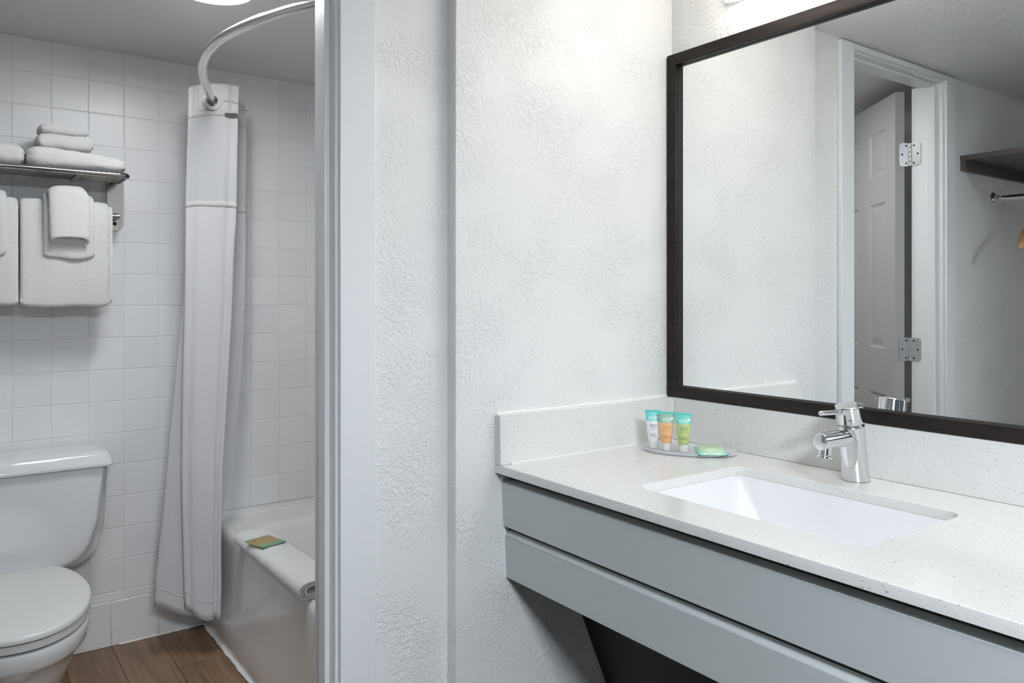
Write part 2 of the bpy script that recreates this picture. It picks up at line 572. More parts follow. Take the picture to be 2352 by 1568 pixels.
# tiled wall beyond the tub
wall_tub = struct('wall_tub', 1.560, 1.70, 1.512, 3.05, 0, ZB, 'grout')
bm = bmesh.new()
for j in range(14):
    for k in range(15):
        y1 = YT - j * PT; z1 = ZB - k * PT
        bm_box(bm, 1.556, 1.562, max(y1 - PT, 1.515) + GR / 2, y1 - GR / 2, z1 - PT + GR / 2, z1 - GR / 2)
o = from_bm('tile_field', bm, 'tile', wall_tub, smooth=False)
o['kind'] = 'stuff'

# ---- door frame
trim = struct_root('trim_1', (0.3, YD, 0))
def frame_part(name, *a, **k):
    return box(name, *a, 'trim', parent=trim, **k)
frame_part('jamb', JR, JR + 0.02, YD - 0.002, 1.5145, 0, HEAD, bevel=0.0012)
frame_part('jamb', JL - 0.02, JL, YD - 0.002, 1.530, 0, HEAD, bevel=0.0012)
frame_part('head_jamb', JL - 0.02, JR + 0.02, YD - 0.002, 1.5145, HEAD, HEAD + 0.02, bevel=0.0012)
frame_part('door_stop', JR - 0.011, JR, 1.4375, 1.468, 0, HEAD, bevel=0.002)
frame_part('door_stop', JL, JL + 0.011, 1.4375, 1.468, 0, HEAD, bevel=0.002)
frame_part('door_stop', JL + 0.011, JR - 0.011, 1.4375, 1.468, HEAD - 0.011, HEAD, bevel=0.002)
frame_part('casing', 0.6143, 0.6891, YD - 0.015, YD, 0, 2.0555, bevel=0.002)
frame_part('casing', -0.0874, -0.0179, YD - 0.015, YD, 0, 2.0555, bevel=0.002)
frame_part('head_casing', -0.0179, 0.6143, YD - 0.015, YD, 2.037, 2.0555, bevel=0.002)

# ---- six-panel door, swung wide open into the bathroom
PIN = Vector((-0.010, 1.5345, 0))
door = struct_root('door_1', PIN)
door.rotation_euler = (0, 0, radians(129))
DY0, DY1, DX0, DX1, DZ0, DZ1 = -0.055, -0.020, 0.003, 0.612, 0.012, 2.022
bm = bmesh.new()
cols = [DX0, DX0 + 0.092, DX0 + 0.246, DX0 + 0.363, DX0 + 0.517, DX1]
rows = [DZ0, 0.215, 0.833, 1.016, 1.609, 1.720, 1.903, DZ1]
holes = [(c, r) for c in (1, 3) for r in (1, 3, 5)]
for i in range(5):
    for j in range(7):
        if (i, j) not in holes:
            bm_box(bm, cols[i], cols[i + 1], DY0, DY1, rows[j], rows[j + 1])
bmesh.ops.remove_doubles(bm, verts=bm.verts[:], dist=1e-5)
inner = [f for f in bm.faces if all(len(e.link_faces) > 2 for e in f.edges)]
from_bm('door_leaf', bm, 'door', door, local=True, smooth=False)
for (c, r) in holes:
    bm = bmesh.new()
    x0, x1, z0, z1 = cols[c], cols[c + 1], rows[r], rows[r + 1]
    for s, y0_ in ((-1, DY0), (1, DY1)):
        rings = []
        for ins, dep in ((0, 0), (0.010, 0.006), (0.016, 0.006), (0.042, 0.0015), (0.0421, 0.0015)):
            y = y0_ - s * dep
            a, b_, c_, d_ = x0 + ins, x1 - ins, z0 + ins, z1 - ins
            rings.append([Vector((a, y, c_)), Vector((b_, y, c_)), Vector((b_, y, d_)), Vector((a, y, d_))])
        bm_loft(bm, rings, False, True)
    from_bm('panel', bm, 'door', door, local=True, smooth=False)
for hz, leafmat in ((1.778, 'satin'), (1.022, 'satin'), (0.25, 'satin')):
    bm = bmesh.new()                                 # leaf on the door edge, round corners
    h, w = 0.0455, 0.040
    prof = rrect(-0.001 - w, -0.001, hz - h, hz + h, 0.013, 5)
    bm_loft(bm, [[Vector((DX0 - 0.0002, y, z)) for y, z in prof], [Vector((DX0 - 0.0022, y, z)) for y, z in prof]])
    hinge = from_bm('hinge', bm, leafmat, door, local=True)
    for k in range(5):
        z0 = hz - h + k * 2 * h / 5
        bm = bmesh.new()
        bm_lathe(bm, [(0.0045, z0 + 0.0005), (0.0055, z0 + 0.0015), (0.0055, z0 + 2 * h / 5 - 0.0015), (0.0045, z0 + 2 * h / 5 - 0.0005)], 16)
        from_bm('knuckle', bm, leafmat, hinge, local=True)
    for dy, dz in ((-0.014, 0.034), (-0.029, 0.0), (-0.014, -0.034)):
        bm = bmesh.new()
        bm_lathe(bm, [(0.0038, 0), (0.0038, 0.0006)], 14, axis_mtx((DX0 - 0.0022, dy, hz + dz), (-1, 0, 0)))
        from_bm('screw', bm, 'black', hinge, local=True)
    # leaf on the jamb
    bm = bmesh.new()
    prof = rrect(1.494, 1.5335, hz - h, hz + h, 0.013, 5)
    bm_loft(bm, [[Vector((JL + 0.0002, y, z)) for y, z in prof], [Vector((JL + 0.0022, y, z)) for y, z in prof]])
    jl = from_bm('hinge_leaf', bm, leafmat, trim)
    for dy, dz in ((1.520, 0.034), (1.505, 0.0), (1.520, -0.034)):
        bm = bmesh.new()
        bm_lathe(bm, [(0.0038, 0), (0.0038, 0.0006)], 14, axis_mtx((JL + 0.0022, dy, hz + dz), (1, 0, 0)))
        from_bm('screw', bm, 'black', jl)
bm = bmesh.new()
for s, y in ((-1, DY0), (1, DY1)):
    bm_lathe(bm, [(0.03, 0), (0.03, 0.006), (0.012, 0.012), (0.012, 0.035), (0.024, 0.042), (0.027, 0.055), (0.02, 0.066), (0.004, 0.069)], 24,
             axis_mtx((DX1 - 0.06, y, 0.95), (0, s, 0)))
from_bm('door_knob', bm, 'satin', door, local=True)

# ------------------------------------------------------------------ lamps
light = thing('ceiling_light', 'round white disc lamp glowing on the bathroom ceiling', 'light', (0.598, 2.205, ZB))
bm = bmesh.new()
bm_lathe(bm, [(0.112, ZB), (0.112, ZB - 0.018), (0.106, ZB - 0.026), (0.099, ZB - 0.026), (0.099, ZB - 0.004)], 48, Matrix.Translation((0.598, 2.205, 0)))
from_bm('rim', bm, 'plastic', light)
bm = bmesh.new()
bm_lathe(bm, [(0.0985, ZB - 0.012), (0.0985, ZB - 0.015), (0.06, ZB - 0.0165), (0.01, ZB - 0.017)], 48, Matrix.Translation((0.598, 2.205, 0)))
from_bm('diffuser', bm, 'bath_opal', light)

fl = thing('bath_fill_light', 'square fill lamp added on the bathroom ceiling inside the doorway', 'light', (0.43, 1.98, ZB))  # out-of-view lamp, added to lift the light in the bathroom
box('rim', 0.30, 0.56, 1.85, 2.11, ZB - 0.016, ZB, 'plastic', fl, bevel=0.003)
box('diffuser', 0.315, 0.545, 1.865, 2.095, ZB - 0.022, ZB - 0.016, 'bath_fill_opal', fl, bevel=0.002)

vl = thing('vanity_light', 'bright bar lamp on the wall above the framed mirror', 'light', (XW, 0.77, 1.945))
box('backplate', XW - 0.022, XW, 0.345, 1.198, 1.921, 1.990, 'plastic', vl, bevel=0.003)
prof = [(0.045 * cos(a), 0.045 * sin(a)) for a in [2 * pi * i / 24 for i in range(24)]]
bm = bmesh.new()
bm_loft(bm, [[Vector((1.440 + x, y, 1.938 + z)) for x, z in prof] for y in (0.402, 1.128)])
from_bm('diffuser', bm, 'opal', vl)
for y0_, sg in ((0.402, -1), (1.128, 1)):          # domed opal ends
    bm = bmesh.new()
    bm_loft(bm, [[Vector((1.440 + x * cos(t), y0_ + sg * 0.03 * sin(t), 1.938 + z * cos(t))) for x, z in prof] for t in (0.0, 0.4, 0.8, 1.15, 1.45)])
    from_bm('diffuser_end', bm, 'opal', vl)
for y in (0.55, 0.99):
    box('bracket', 1.470, XW - 0.02, y - 0.02, y + 0.02, 1.925, 1.965, 'plastic', vl, bevel=0.002)

el = thing('entry_fill_light', 'flush square fill lamp added in the unseen entry behind the closet partition', 'light', (0.05, -0.95, ZC))  # assumed source out of view, added as fill for the vanity area
box('rim', -0.18, 0.28, -1.18, -0.72, ZC - 0.018, ZC, 'plastic', el, bevel=0.004)
box('diffuser', -0.17, 0.27, -1.17, -0.73, ZC - 0.03, ZC - 0.018, 'entry_fill_opal', el, bevel=0.004)

# ------------------------------------------------------------------ vanity
YV0 = -0.16
ZCT = 0.8636
XCF = 0.9621
XS = 1.499

def slab_with_hole(outer, inner, z0, z1, c):
    """Flat slab with a hole; arrises eased by c."""
    bm = bmesh.new()
    def inset(loop, d):
        n = len(loop); out = []
        for i in range(n):
            p0, p, p1 = Vector(loop[i - 1]), Vector(loop[i]), Vector(loop[(i + 1) % n])
            e0, e1 = (p - p0).normalized(), (p1 - p).normalized()
            n0, n1 = Vector((-e0.y, e0.x)), Vector((-e1.y, e1.x))
            b = (n0 + n1); b = b / max(b.length_squared / 2, 0.3)
            out.append(p + b * d)
        return out
    lo, li = [Vector(p) for p in outer], [Vector(p) for p in inner]
    def ring(loop, z):
        return [bm.verts.new((p.x, p.y, z)) for p in loop]
    def walls(rs):
        for a, b in zip(rs[:-1], rs[1:]):
            n = len(a)
            for i in range(n):
                bm.faces.new((a[i], a[(i + 1) % n], b[(i + 1) % n], b[i]))
    ro = [ring(lo, z0), ring(lo, z1 - c), ring(inset(lo, c * 0.3), z1 - c * 0.3), ring(inset(lo, c), z1)]
    ri = [ring(li, z0), ring(li, z1 - c), ring(inset(li, -c * 0.3), z1 - c * 0.3), ring(inset(li, -c), z1)]
    walls(ro); walls(ri)
    for k in (0, -1):
        es = []
        for r in (ro[k], ri[k]):
            for i in range(len(r)):
                es.append(bm.edges.get((r[i], r[(i + 1) % len(r)])))
        bmesh.ops.triangle_fill(bm, use_beauty=True, use_dissolve=False, edges=es)
    return bm

SX0, SX1, SY0, SY1 = 1.067, 1.373, 0.605, 1.061
bm = slab_with_hole([(XCF, YV0), (XW, YV0), (XW, YE), (XCF, YE)], rrect(SX0, SX1, SY0, SY1, 0.028, 8), 0.8458, ZCT, 0.002)
ct = from_bm('countertop', bm, 'quartz')
for pg in ct.data.polygons:
    if abs(pg.normal.z) > 0.99:
        pg.use_smooth = False
tag(ct, 'white speckled quartz countertop with a sink cutout, above grey panels', 'countertop')
bs = box('backsplash', XS, XW, YV0, YE, ZCT + 0.0003, 0.9705, 'quartz', bevel=0.0012)
tag(bs, 'long speckled quartz backsplash below the framed mirror', 'backsplash')
ss = box('side_splash', XCF, XS, YE - 0.0205, YE, ZCT + 0.0003, 0.9705, 'quartz', bevel=0.0015)
tag(ss, 'short speckled quartz side splash behind the small tubes on the textured wall', 'backsplash')
def bead(name, pts, r, parent, jitter=0.0006, m='caulk'):
    P_ = []
    for a, b in zip(pts[:-1], pts[1:]):
        a, b = Vector(a), Vector(b)
        k = max(2, int((b - a).length / 0.012))
        P_ += [a + (b - a) * i / k + Vector((random.uniform(-1, 1), random.uniform(-1, 1), random.uniform(-1, 1))) * jitter for i in range(k)]
    P_.append(Vector(pts[-1]))
    tube(name, P_, [r * random.uniform(0.75, 1.2) for _ in P_], m, parent, 7)
bead('caulk', [(XCF + 0.004, YE - 0.0015, 0.9712), (XS, YE - 0.0015, 0.9712)], 0.0035, ss)
bead('caulk', [(XCF + 0.03, YE - 0.0212, ZCT + 0.0008), (XS, YE - 0.0212, ZCT + 0.0008)], 0.0017, ss, 0.0003)
bead('caulk', [(XS - 0.0004, YE - 0.0212, ZCT), (XS - 0.0004, YE - 0.0212, 0.969)], 0.0014, ss, 0.0002)

cab = thing('vanity_cabinet', 'wall-hung grey vanity cabinet with two long slanted front panels', 'cabinet', (1.25, 0.6, 0.6))
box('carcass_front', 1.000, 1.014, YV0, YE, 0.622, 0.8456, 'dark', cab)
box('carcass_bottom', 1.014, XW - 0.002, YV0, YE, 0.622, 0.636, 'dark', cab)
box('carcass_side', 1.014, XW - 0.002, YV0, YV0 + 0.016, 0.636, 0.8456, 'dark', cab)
def slant_panel(z0, z1, xf0, xf1, pull):
    bm = bmesh.new()
    bm_box(bm, 0, 1, YV0, YE - 0.002, z0, z1)
    for v in bm.verts:
        t = (v.co.z - z0) / (z1 - z0)
        xf = xf0 + (xf1 - xf0) * t
        front = v.co.x < 0.5
        v.co.x = xf if front else 1.0005
        if front and t > 0.5:
            v.co.z -= pull                            # sloping finger pull along the upper edge
    bmesh.ops.bevel(bm, geom=bm.edges[:], offset=0.0012, segments=2, affect='EDGES')
    return from_bm('front_panel', bm, 'laminate', cab, flat=6)
slant_panel(0.7268, 0.8280, 0.9834, 0.9780, 0.004)
slant_panel(0.6133, 0.7165, 0.9916, 0.9866, 0.0105)
bm = bmesh.new()                                     # dark panel added to paint in the deep shade below the basin
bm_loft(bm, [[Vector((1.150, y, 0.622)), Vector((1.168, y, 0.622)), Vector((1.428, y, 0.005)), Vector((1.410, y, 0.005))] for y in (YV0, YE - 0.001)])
from_bm('shade_panel', bm, 'under_shade', cab)
bead('caulk', [(0.980, YE - 0.001, 0.835), (0.9912, YE - 0.001, 0.614)], 0.0022, cab)

sink = thing('sink', 'rectangular white undermount basin set into the quartz countertop', 'sink', (1.22, 0.833, 0.72))
bm = bmesh.new()
rings = []
for z, ix, iy, r in ((0.8455, -0.022, -0.022, 0.045), (0.8455, 0.001, 0.001, 0.027), (0.842, 0.003, 0.003, 0.024), (0.825, 0.010, 0.018, 0.020), (0.785, 0.028, 0.060, 0.016),
                     (0.745, 0.047, 0.103, 0.014), (0.728, 0.062, 0.128, 0.016), (0.722, 0.085, 0.155, 0.02), (0.719, 0.128, 0.20, 0.020)):
    rings.append([Vector((x, y, z)) for x, y in rrect(SX0 + ix, SX1 - ix, SY0 + iy, SY1 - iy, r, 8)])
bm_loft(bm, rings, False, True)
inner_rings = rings
for z, ix, iy, r in ((0.8455, -0.022, -0.022, 0.045), (0.834, -0.022, -0.022, 0.045), (0.78, 0.014, 0.046, 0.038), (0.715, 0.075, 0.14, 0.05), (0.708, 0.12, 0.19, 0.03)):
    inner_rings = None
    rings.append([Vector((x, y, z)) for x, y in rrect(SX0 + ix, SX1 - ix, SY0 + iy, SY1 - iy, r, 8)])
bm_loft(bm, rings[-5:], False, True)
bmesh.ops.remove_doubles(bm, verts=bm.verts[:], dist=1e-6)
o = from_bm('bowl', bm, 'porcelain', sink, angle=60)
bm = bmesh.new()
bm_lathe(bm, [(0.030, 0.7195), (0.030, 0.7215), (0.024, 0.7225), (0.020, 0.7205), (0.004, 0.7205)], 32, Matrix.Translation((1.22, 0.833, 0)))
from_bm('drain', bm, 'chrome', sink)

# ---- faucet
FX, FY = 1.4545, 0.842
fa = thing('faucet', 'chrome single-lever basin tap leaning over the sink', 'faucet', (FX, FY, ZCT))
tilt = Vector((-0.025, 0, 0.145)).normalized()
fm = axis_mtx((FX, FY, ZCT), tilt)
bm = bmesh.new()
rings = []
for h, r in ((0.0, 0.0258), (0.004, 0.0258), (0.05, 0.0256), (0.1095, 0.0252), (0.1105, 0.0252), (0.1118, 0.0248), (0.113, 0.0236)):
    ring = []
    for i in range(40):
        a = 2 * pi * i / 40
        p = fm @ Vector((r * cos(a), r * sin(a), h))
        if h == 0.0:
            t = (ZCT - p.z) / tilt.z
            p = p + tilt * t
        ring.append(p)
    rings.append(ring)
bm_loft(bm, rings)
from_bm('body', bm, 'chrome', fa)
bm = bmesh.new()
bm_lathe(bm, [(0.0268, ZCT), (0.0268, ZCT + 0.0012), (0.0262, ZCT + 0.0016)], 40, Matrix.Translation((FX, FY, 0)))
from_bm('base_ring', bm, 'steel', fa)
bm = bmesh.new()
bm_lathe(bm, [(0.0215, 0.112), (0.0215, 0.1175)], 32, fm)
from_bm('neck', bm, 'steel', fa)
bm = bmesh.new()
bm_lathe(bm, [(0.0235, 0.1160), (0.0255, 0.1172), (0.0262, 0.1185), (0.0262, 0.1192), (0.0262, 0.1495), (0.0262, 0.1502), (0.0256, 0.1516), (0.0244, 0.1524), (0.0236, 0.1526), (0.005, 0.1528)], 40, fm)
cap_o = from_bm('handle_cap', bm, 'chrome', fa)
lp = fm @ Vector((0, 0, 0.139))
bm = bmesh.new()
ld = Vector((-1, 0.12, 0.03)).normalized()
bm_lathe(bm, [(0.0052, 0.020), (0.0052, 0.034), (0.0047, 0.036), (0.0047, 0.084), (0.0038, 0.0852)], 18, axis_mtx(lp, ld))
from_bm('lever', bm, 'chrome', cap_o)
bm = bmesh.new()
dd = Vector((-0.86, -0.5, 0)).normalized()
bm_lathe(bm, [(0.0032, 0.0), (0.0032, 0.0006)], 18, axis_mtx(fm @ Vector((0, 0, 0.126)) + dd * 0.0258, dd))
from_bm('indicator', bm, 'steel', cap_o)
sp0 = Vector((1.437, FY, 0.950))
sd = Vector((-1, 0.08, 0.0)).normalized()
bm = bmesh.new()
bm_lathe(bm, [(0.0166, 0.0), (0.0166, 0.0925), (0.0166, 0.0933), (0.0160, 0.0946), (0.0150, 0.0952), (0.0143, 0.0954), (0.002, 0.0956)], 32, axis_mtx(sp0, sd))
sp = from_bm('spout', bm, 'chrome', fa)
ap = sp0 + sd * 0.078 + Vector((0, 0, -0.008))
bm = bmesh.new()
bm_lathe(bm, [(0.0125, 0.0), (0.0125, 0.019), (0.0142, 0.021), (0.0142, 0.0245), (0.011, 0.0247)], 28, axis_mtx(ap, (-0.22, 0, -1)))
from_bm('aerator', bm, 'chrome', sp)

# ---- mirror
mi = thing('mirror', 'large wall mirror in a dark espresso wood frame', 'mirror', (XW, 0.77, 0.971))
XF = 1.4966
my0, my1, mz0, mz1, fw = 0.16, 1.3786, 0.971, 1.841, 0.0285
def rail(p, q, ip, iq):
    """mitred frame rail between outer corners p, q and inner corners ip, iq given as (y, z)"""
    bm = bmesh.new()
    def sec(o_, i_):
        o_, i_ = Vector(o_), Vector(i_)
        d = i_ - o_
        pts = [(XW, 0), (XF + 0.0012, 0), (XF, 0.04), (XF, 0.955), (XF + 0.0012, 1.0), (XF + 0.0150, 1.0), (XW, 1.0)]
        return [Vector((x, o_.x + d.x * t, o_.y + d.y * t)) for x, t in pts]
    bm_loft(bm, [sec(p, ip), sec(q, iq)])
    from_bm('frame_rail', bm, 'frame', mi)
O = [(my0, mz0), (my1, mz0), (my1, mz1), (my0, mz1)]
I = [(my0 + fw, mz0 + fw), (my1 - fw, mz0 + fw), (my1 - fw, mz1 - fw), (my0 + fw, mz1 - fw)]
for k in range(4):
    rail(O[k], O[(k + 1) % 4], I[k], I[(k + 1) % 4])
box('mirror_glass', XF + 0.0150, XF + 0.0175, my0 + fw * 0.8, my1 - fw * 0.8, mz0 + fw * 0.8, mz1 - fw * 0.8, 'mirror', mi)
bm = bmesh.new()
s_ = 0.0016
for a, b in ((0, 1), (1, 2), (2, 3), (3, 0)):
    bm_tube(bm, [(XF + 0.0145, *I[a]), (XF + 0.0145, *I[b])], s_, 6)
from_bm('gasket', bm, 'black', mi)

# ------------------------------------------------------------------ amenities on the counter
ZT = ZCT + 0.0085
tray = thing('amenity_tray', 'clear frosted plastic oval tray holding tubes and soap', 'tray', (1.402, 1.220, ZCT))
ta = Vector((0.118, -0.168, 0)).normalized(); tn = Vector((0.168, 0.118, 0)).normalized()
tc_ = Vector((1.402, 1.220, 0))
bm = bmesh.new()
rings = []
for s, z in ((0.96, ZCT + 0.0025), (0.99, ZCT + 0.003), (1.0, ZCT + 0.005), (0.99, ZT - 0.0008), (0.97, ZT - 0.0003), (0.955, ZT - 0.0008), (0.90, ZT - 0.001), (0.3, ZT - 0.001)):
    rings.append([tc_ + ta * 0.108 * s * cos(2 * pi * i / 64) + tn * 0.0605 * s * sin(2 * pi * i / 64) + Vector((0, 0, z)) for i in range(64)])
bm_loft(bm, rings)
from_bm('plate', bm, 'acrylic', tray)
for a in (0.6, 2.2, 3.9, 5.6):
    p = tc_ + ta * 0.085 * cos(a) + tn * 0.045 * sin(a)
    bm = bmesh.new()
    bm_lathe(bm, [(0.006, ZCT), (0.007, ZCT + 0.0025)], 16, Matrix.Translation(p))
    from_bm('foot', bm, 'acrylic', tray)

def mat_tube(name, band, body, split):
    """tube print: coloured band above the split height (local z), body colour below"""
    m, nt, b = new_mat(name)
    b.inputs['Roughness'].default_value = 0.35
    b.inputs['Subsurface Weight'].default_value = 0.15
    b.inputs['Subsurface Radius'].default_value = (0.004, 0.004, 0.004)
    tc = N(nt, 'ShaderNodeTexCoord'); sp_ = N(nt, 'ShaderNodeSeparateXYZ')
    gt = N(nt, 'ShaderNodeMath', operation='GREATER_THAN'); gt.inputs[1].default_value = split
    mx = N(nt, 'ShaderNodeMix', data_type='RGBA')
    mx.inputs['A'].default_value = (*body, 1); mx.inputs['B'].default_value = (*band, 1)
    L = nt.links.new
    L(tc.outputs['Object'], sp_.inputs[0]); L(sp_.outputs['Z'], gt.inputs[0]); L(gt.outputs[0], mx.inputs['Factor']); L(mx.outputs['Result'], b.inputs['Base Color'])
    return m

def amenity_tube(loc, rz, label, band, body, ink, product):
    t = thing('toiletry_tube', label, 'tube', loc, rz, 'toiletry tubes on the tray')
    m = mat_tube(product + ' tube print', band, body, 0.0625)
    zc0, zt = 0.016, 0.0875                       # cap top, tube top
    def half(z):
        s = (z - zc0) / (zt - zc0)
        w = 0.0118 + (0.0185 - 0.0118) * min(1, s * 1.05) ** 0.8
        d = 0.0115 * (1 - s ** 1.7) + 0.0008
        return w, d
    bm = bmesh.new()
    rings = []
    for i in range(15):
        z = zc0 + (zt - 0.0045 - zc0) * i / 14
        w, d = half(z)
        if i == 0:
            w *= 0.86; d *= 0.86
        rings.append([Vector((w * cos(2 * pi * k / 40), d * sin(2 * pi * k / 40), z)) for k in range(40)])
    bm_loft(bm, rings)
    from_bm('tube_body', bm, m, t, local=True)
    w, d = half(zt - 0.004)
    box('crimp', -w - 0.0002, w + 0.0002, -d, d, zt - 0.0055, zt, 'aqua', t, bevel=0.0003, local=True)
    bm = bmesh.new()
    bm_lathe(bm, [(0.0100, 0.0), (0.0104, 0.001), (0.0106, 0.014), (0.0098, 0.0165), (0.008, 0.0175)], 32)
    from_bm('cap', bm, 'cap', t, local=True)
    def on_front(zc):
        def f(x, y):
            z = zc + y
            w, d = half(z)
            q = max(0.0, 1 - (x / w) ** 2)
            return Vector((x, -d * math.sqrt(q) - 0.00025, z))
        return f
    text('lettering', 'eco', 0.0125, 'print_white', t, on_front(0.0715), stretch=1.15)
    text('lettering', 'by green culture', 0.0026, 'print_white', t, on_front(0.0655))
    bm = bmesh.new()                              # leaf mark after the word
    pl = on_front(0.0)
    pts = []
    for i in range(10):
        u = i / 9
        pts.append((0.0098 + 0.0050 * u + 0.0014 * sin(pi * u), 0.0695 + 0.0058 * u - 0.0014 * sin(pi * u)))
    for i in range(1, 9):
        u = 1 - i / 9
        pts.append((0.0098 + 0.0050 * u - 0.0014 * sin(pi * u), 0.0695 + 0.0058 * u + 0.0014 * sin(pi * u)))
    bm.faces.new([bm.verts.new(pl(x, y)) for x, y in pts])
    from_bm('leaf_mark', bm, 'print_white', t, local=True)
    for s, sz, zc in (('White Tea', 0.0040, 0.0545), ('& Honey', 0.0040, 0.0505), ('with', 0.0024, 0.0470), ('Pure Aloe Vera', 0.0026, 0.0442),
                      ('HYDRATING', 0.0022, 0.0345), (product, 0.0050, 0.0308), ('22 ml / 0.75 fl oz', 0.0022, 0.0272)):
        text('lettering', s, sz, ink, t, on_front(zc), bold=0.00006 if sz > 0.003 else 0)
    return t
amenity_tube((1.3440, 1.2810, ZT), radians(-46), 'small white lotion tube with an aqua band on the tray', (0.22, 0.66, 0.66), (0.84, 0.85, 0.86), 'print_dark', 'Lotion')
amenity_tube((1.3500, 1.2440, ZT), radians(-49), 'small peach conditioner tube with a grey-green band on the tray', (0.32, 0.52, 0.43), (0.83, 0.50, 0.26), 'print_orange', 'Conditioner')
amenity_tube((1.3660, 1.2070, ZT), radians(-50), 'small green shampoo tube with an aqua band on the tray', (0.19, 0.66, 0.53), (0.50, 0.60, 0.26), 'print_green', 'Shampoo')

def mat_packet(name, c_mid, c_corner, radius):
    m, nt, b = new_mat(name)
    b.inputs['Roughness'].default_value = 0.3
    L = nt.links.new
    tc = N(nt, 'ShaderNodeTexCoord')
    ln = N(nt, 'ShaderNodeVectorMath', operation='LENGTH')
    mp = N(nt, 'ShaderNodeMapping'); mp.inputs['Scale'].default_value = (1.0, 1.5, 0.0)
    L(tc.outputs['Object'], mp.inputs['Vector']); L(mp.outputs['Vector'], ln.inputs[0])
    r = ramp(nt, [(0.35, c_mid), (0.75, c_corner)])
    mu = N(nt, 'ShaderNodeMath', operation='MULTIPLY'); mu.inputs[1].default_value = 0.7 / radius
    L(ln.outputs['Value'], mu.inputs[0]); L(mu.outputs[0], r.inputs['Fac']); L(r.outputs['Color'], b.inputs['Base Color'])
    return m

def packet(name, loc, rz, label, L_, W_, H_, m, lines, ink, tiltx=0.0, group=None, seed=1):
    t = thing(name, label, 'soap', loc, rz, group)
    t.rotation_euler = (tiltx, 0, rz)
    bm = bmesh.new()
    nu, nv = 26, 16
    def top(u, v, s):
        a = max(0.0, 1 - abs(u) ** 3.5); b = max(0.0, 1 - abs(v) ** 3.5)
        h = H_ * (a * b) ** 0.6
        h += 0.0011 * noise.noise(Vector((u * 3.3, v * 2.7, seed + s * 3))) * (0.3 + a * b)
        wav = 0.0006 * sin(u * 26 + seed) * (abs(v) ** 6) + 0.0007 * sin(v * 22) * (abs(u) ** 8)
        edge = 0.0025 * (abs(u * v) ** 3)
        return 0.0022 + s * h * (1.0 if s > 0 else 0.3) + wav + edge
    for s in (1, -1):
        g = [[bm.verts.new((L_ / 2 * (-1 + 2 * i / nu), W_ / 2 * (-1 + 2 * j / nv) * (1 - 0.05 * (1 - abs(-1 + 2 * i / nu))), max(0.0003, top(-1 + 2 * i / nu, -1 + 2 * j / nv, s)) if s > 0 else max(0.0, min(0.0018, top(-1 + 2 * i / nu, -1 + 2 * j / nv, s))))) for j in range(nv + 1)] for i in range(nu + 1)]
        for i in range(nu):
            for j in range(nv):
                q = (g[i][j], g[i + 1][j], g[i + 1][j + 1], g[i][j + 1])
                bm.faces.new(q if s > 0 else q[::-1])
    from_bm('wrapper', bm, m, t, local=True, angle=80)
    for s, sz, y in lines:
        def pl(x, yy, y=y):
            u, v = 2 * x / L_, 2 * (y + yy) / W_
            return Vector((x, y + yy, top(max(-1, min(1, u)), max(-1, min(1, v)), 1) + 0.0003))
        text('lettering', s, sz, ink, t, pl)
    return t
packet('soap_packet', (1.4050, 1.1600, ZT), radians(-38), 'small green wrapped soap lying flat on the clear tray', 0.068, 0.046, 0.0125,
       mat_packet('green soap wrap', (0.52, 0.66, 0.42), (0.18, 0.58, 0.48), 0.045),
       [('White Tea & Honey', 0.0040, 0.004), ('Cleansing Body Bar', 0.0048, -0.003)], 'print_green', tiltx=radians(11), group='wrapped soaps')

# ------------------------------------------------------------------ bathroom: tub
tub = thing('bathtub', 'white enamel alcove bathtub with a sloping apron', 'bathtub', (1.17, 2.28, 0))
TX0, TX1, TY0, TY1 = 0.790, 1.5545, 1.520, 3.0365
bm = bmesh.new()
rings = []
def trap(x0, x1, y0, y1, r, z, k=8):
    return [Vector((x, y, z)) for x, y in rrect(x0, x1, y0, y1, r, k)]
# apron profile upwards, then over the rim and down into the basin
for z, xf, r in ((0.0, 0.7905, 0.004), (0.004, 0.790, 0.004), (0.088, 0.7915, 0.004), (0.102, 0.7945, 0.004), (0.20, 0.802, 0.005), (0.345, 0.8105, 0.006), (0.362, 0.8125, 0.008),
                 (0.374, 0.8165, 0.010), (0.382, 0.824, 0.012), (0.3848, 0.832, 0.014)):
    rings.append(trap(xf, TX1, TY0, TY1, r, z))
rings.append(trap(0.838, TX1 - 0.002, TY0 + 0.002, TY1 - 0.002, 0.014, 0.385))
rings.append(trap(0.889, 1.494, 1.626, 2.884, 0.10, 0.3852))
for z, ins, r in ((0.3850, 0.0, 0.10), (0.3835, 0.006, 0.10), (0.378, 0.014, 0.10), (0.362, 0.020, 0.10), (0.25, 0.040, 0.11), (0.12, 0.065, 0.12), (0.075, 0.10, 0.11), (0.065, 0.16, 0.08)):
    rings.append(trap(0.893 + ins, 1.490 - ins, 1.63 + ins * 1.3, 2.880 - ins * 1.8, r, z))
bm_loft(bm, rings, True, True)
from_bm('tub_shell', bm, 'tub', tub, angle=50)
bm = bmesh.new()                                     # raised flange against the tiled walls
prof = [(0.0, 0.411), (-0.0035, 0.4105), (-0.0045, 0.402), (-0.007, 0.394), (-0.013, 0.3885), (-0.024, 0.3860), (-0.024, 0.380), (0.0, 0.380)]
bm_loft(bm, [[Vector((x, TY1 + 0.0025 + dy, z)) for dy, z in prof] for x in (0.822, TX1)])
bm_loft(bm, [[Vector((TX1 + dy, y, z)) for dy, z in prof] for y in (TY0, TY1 - 0.026)])
from_bm('wall_flange', bm, 'tub', tub)
bm = bmesh.new()
bm_lathe(bm, [(0.036, 0), (0.036, 0.006), (0.030, 0.010), (0.004, 0.011)], 28, axis_mtx((1.19, 2.838, 0.27), (0, -1, 0.12)))
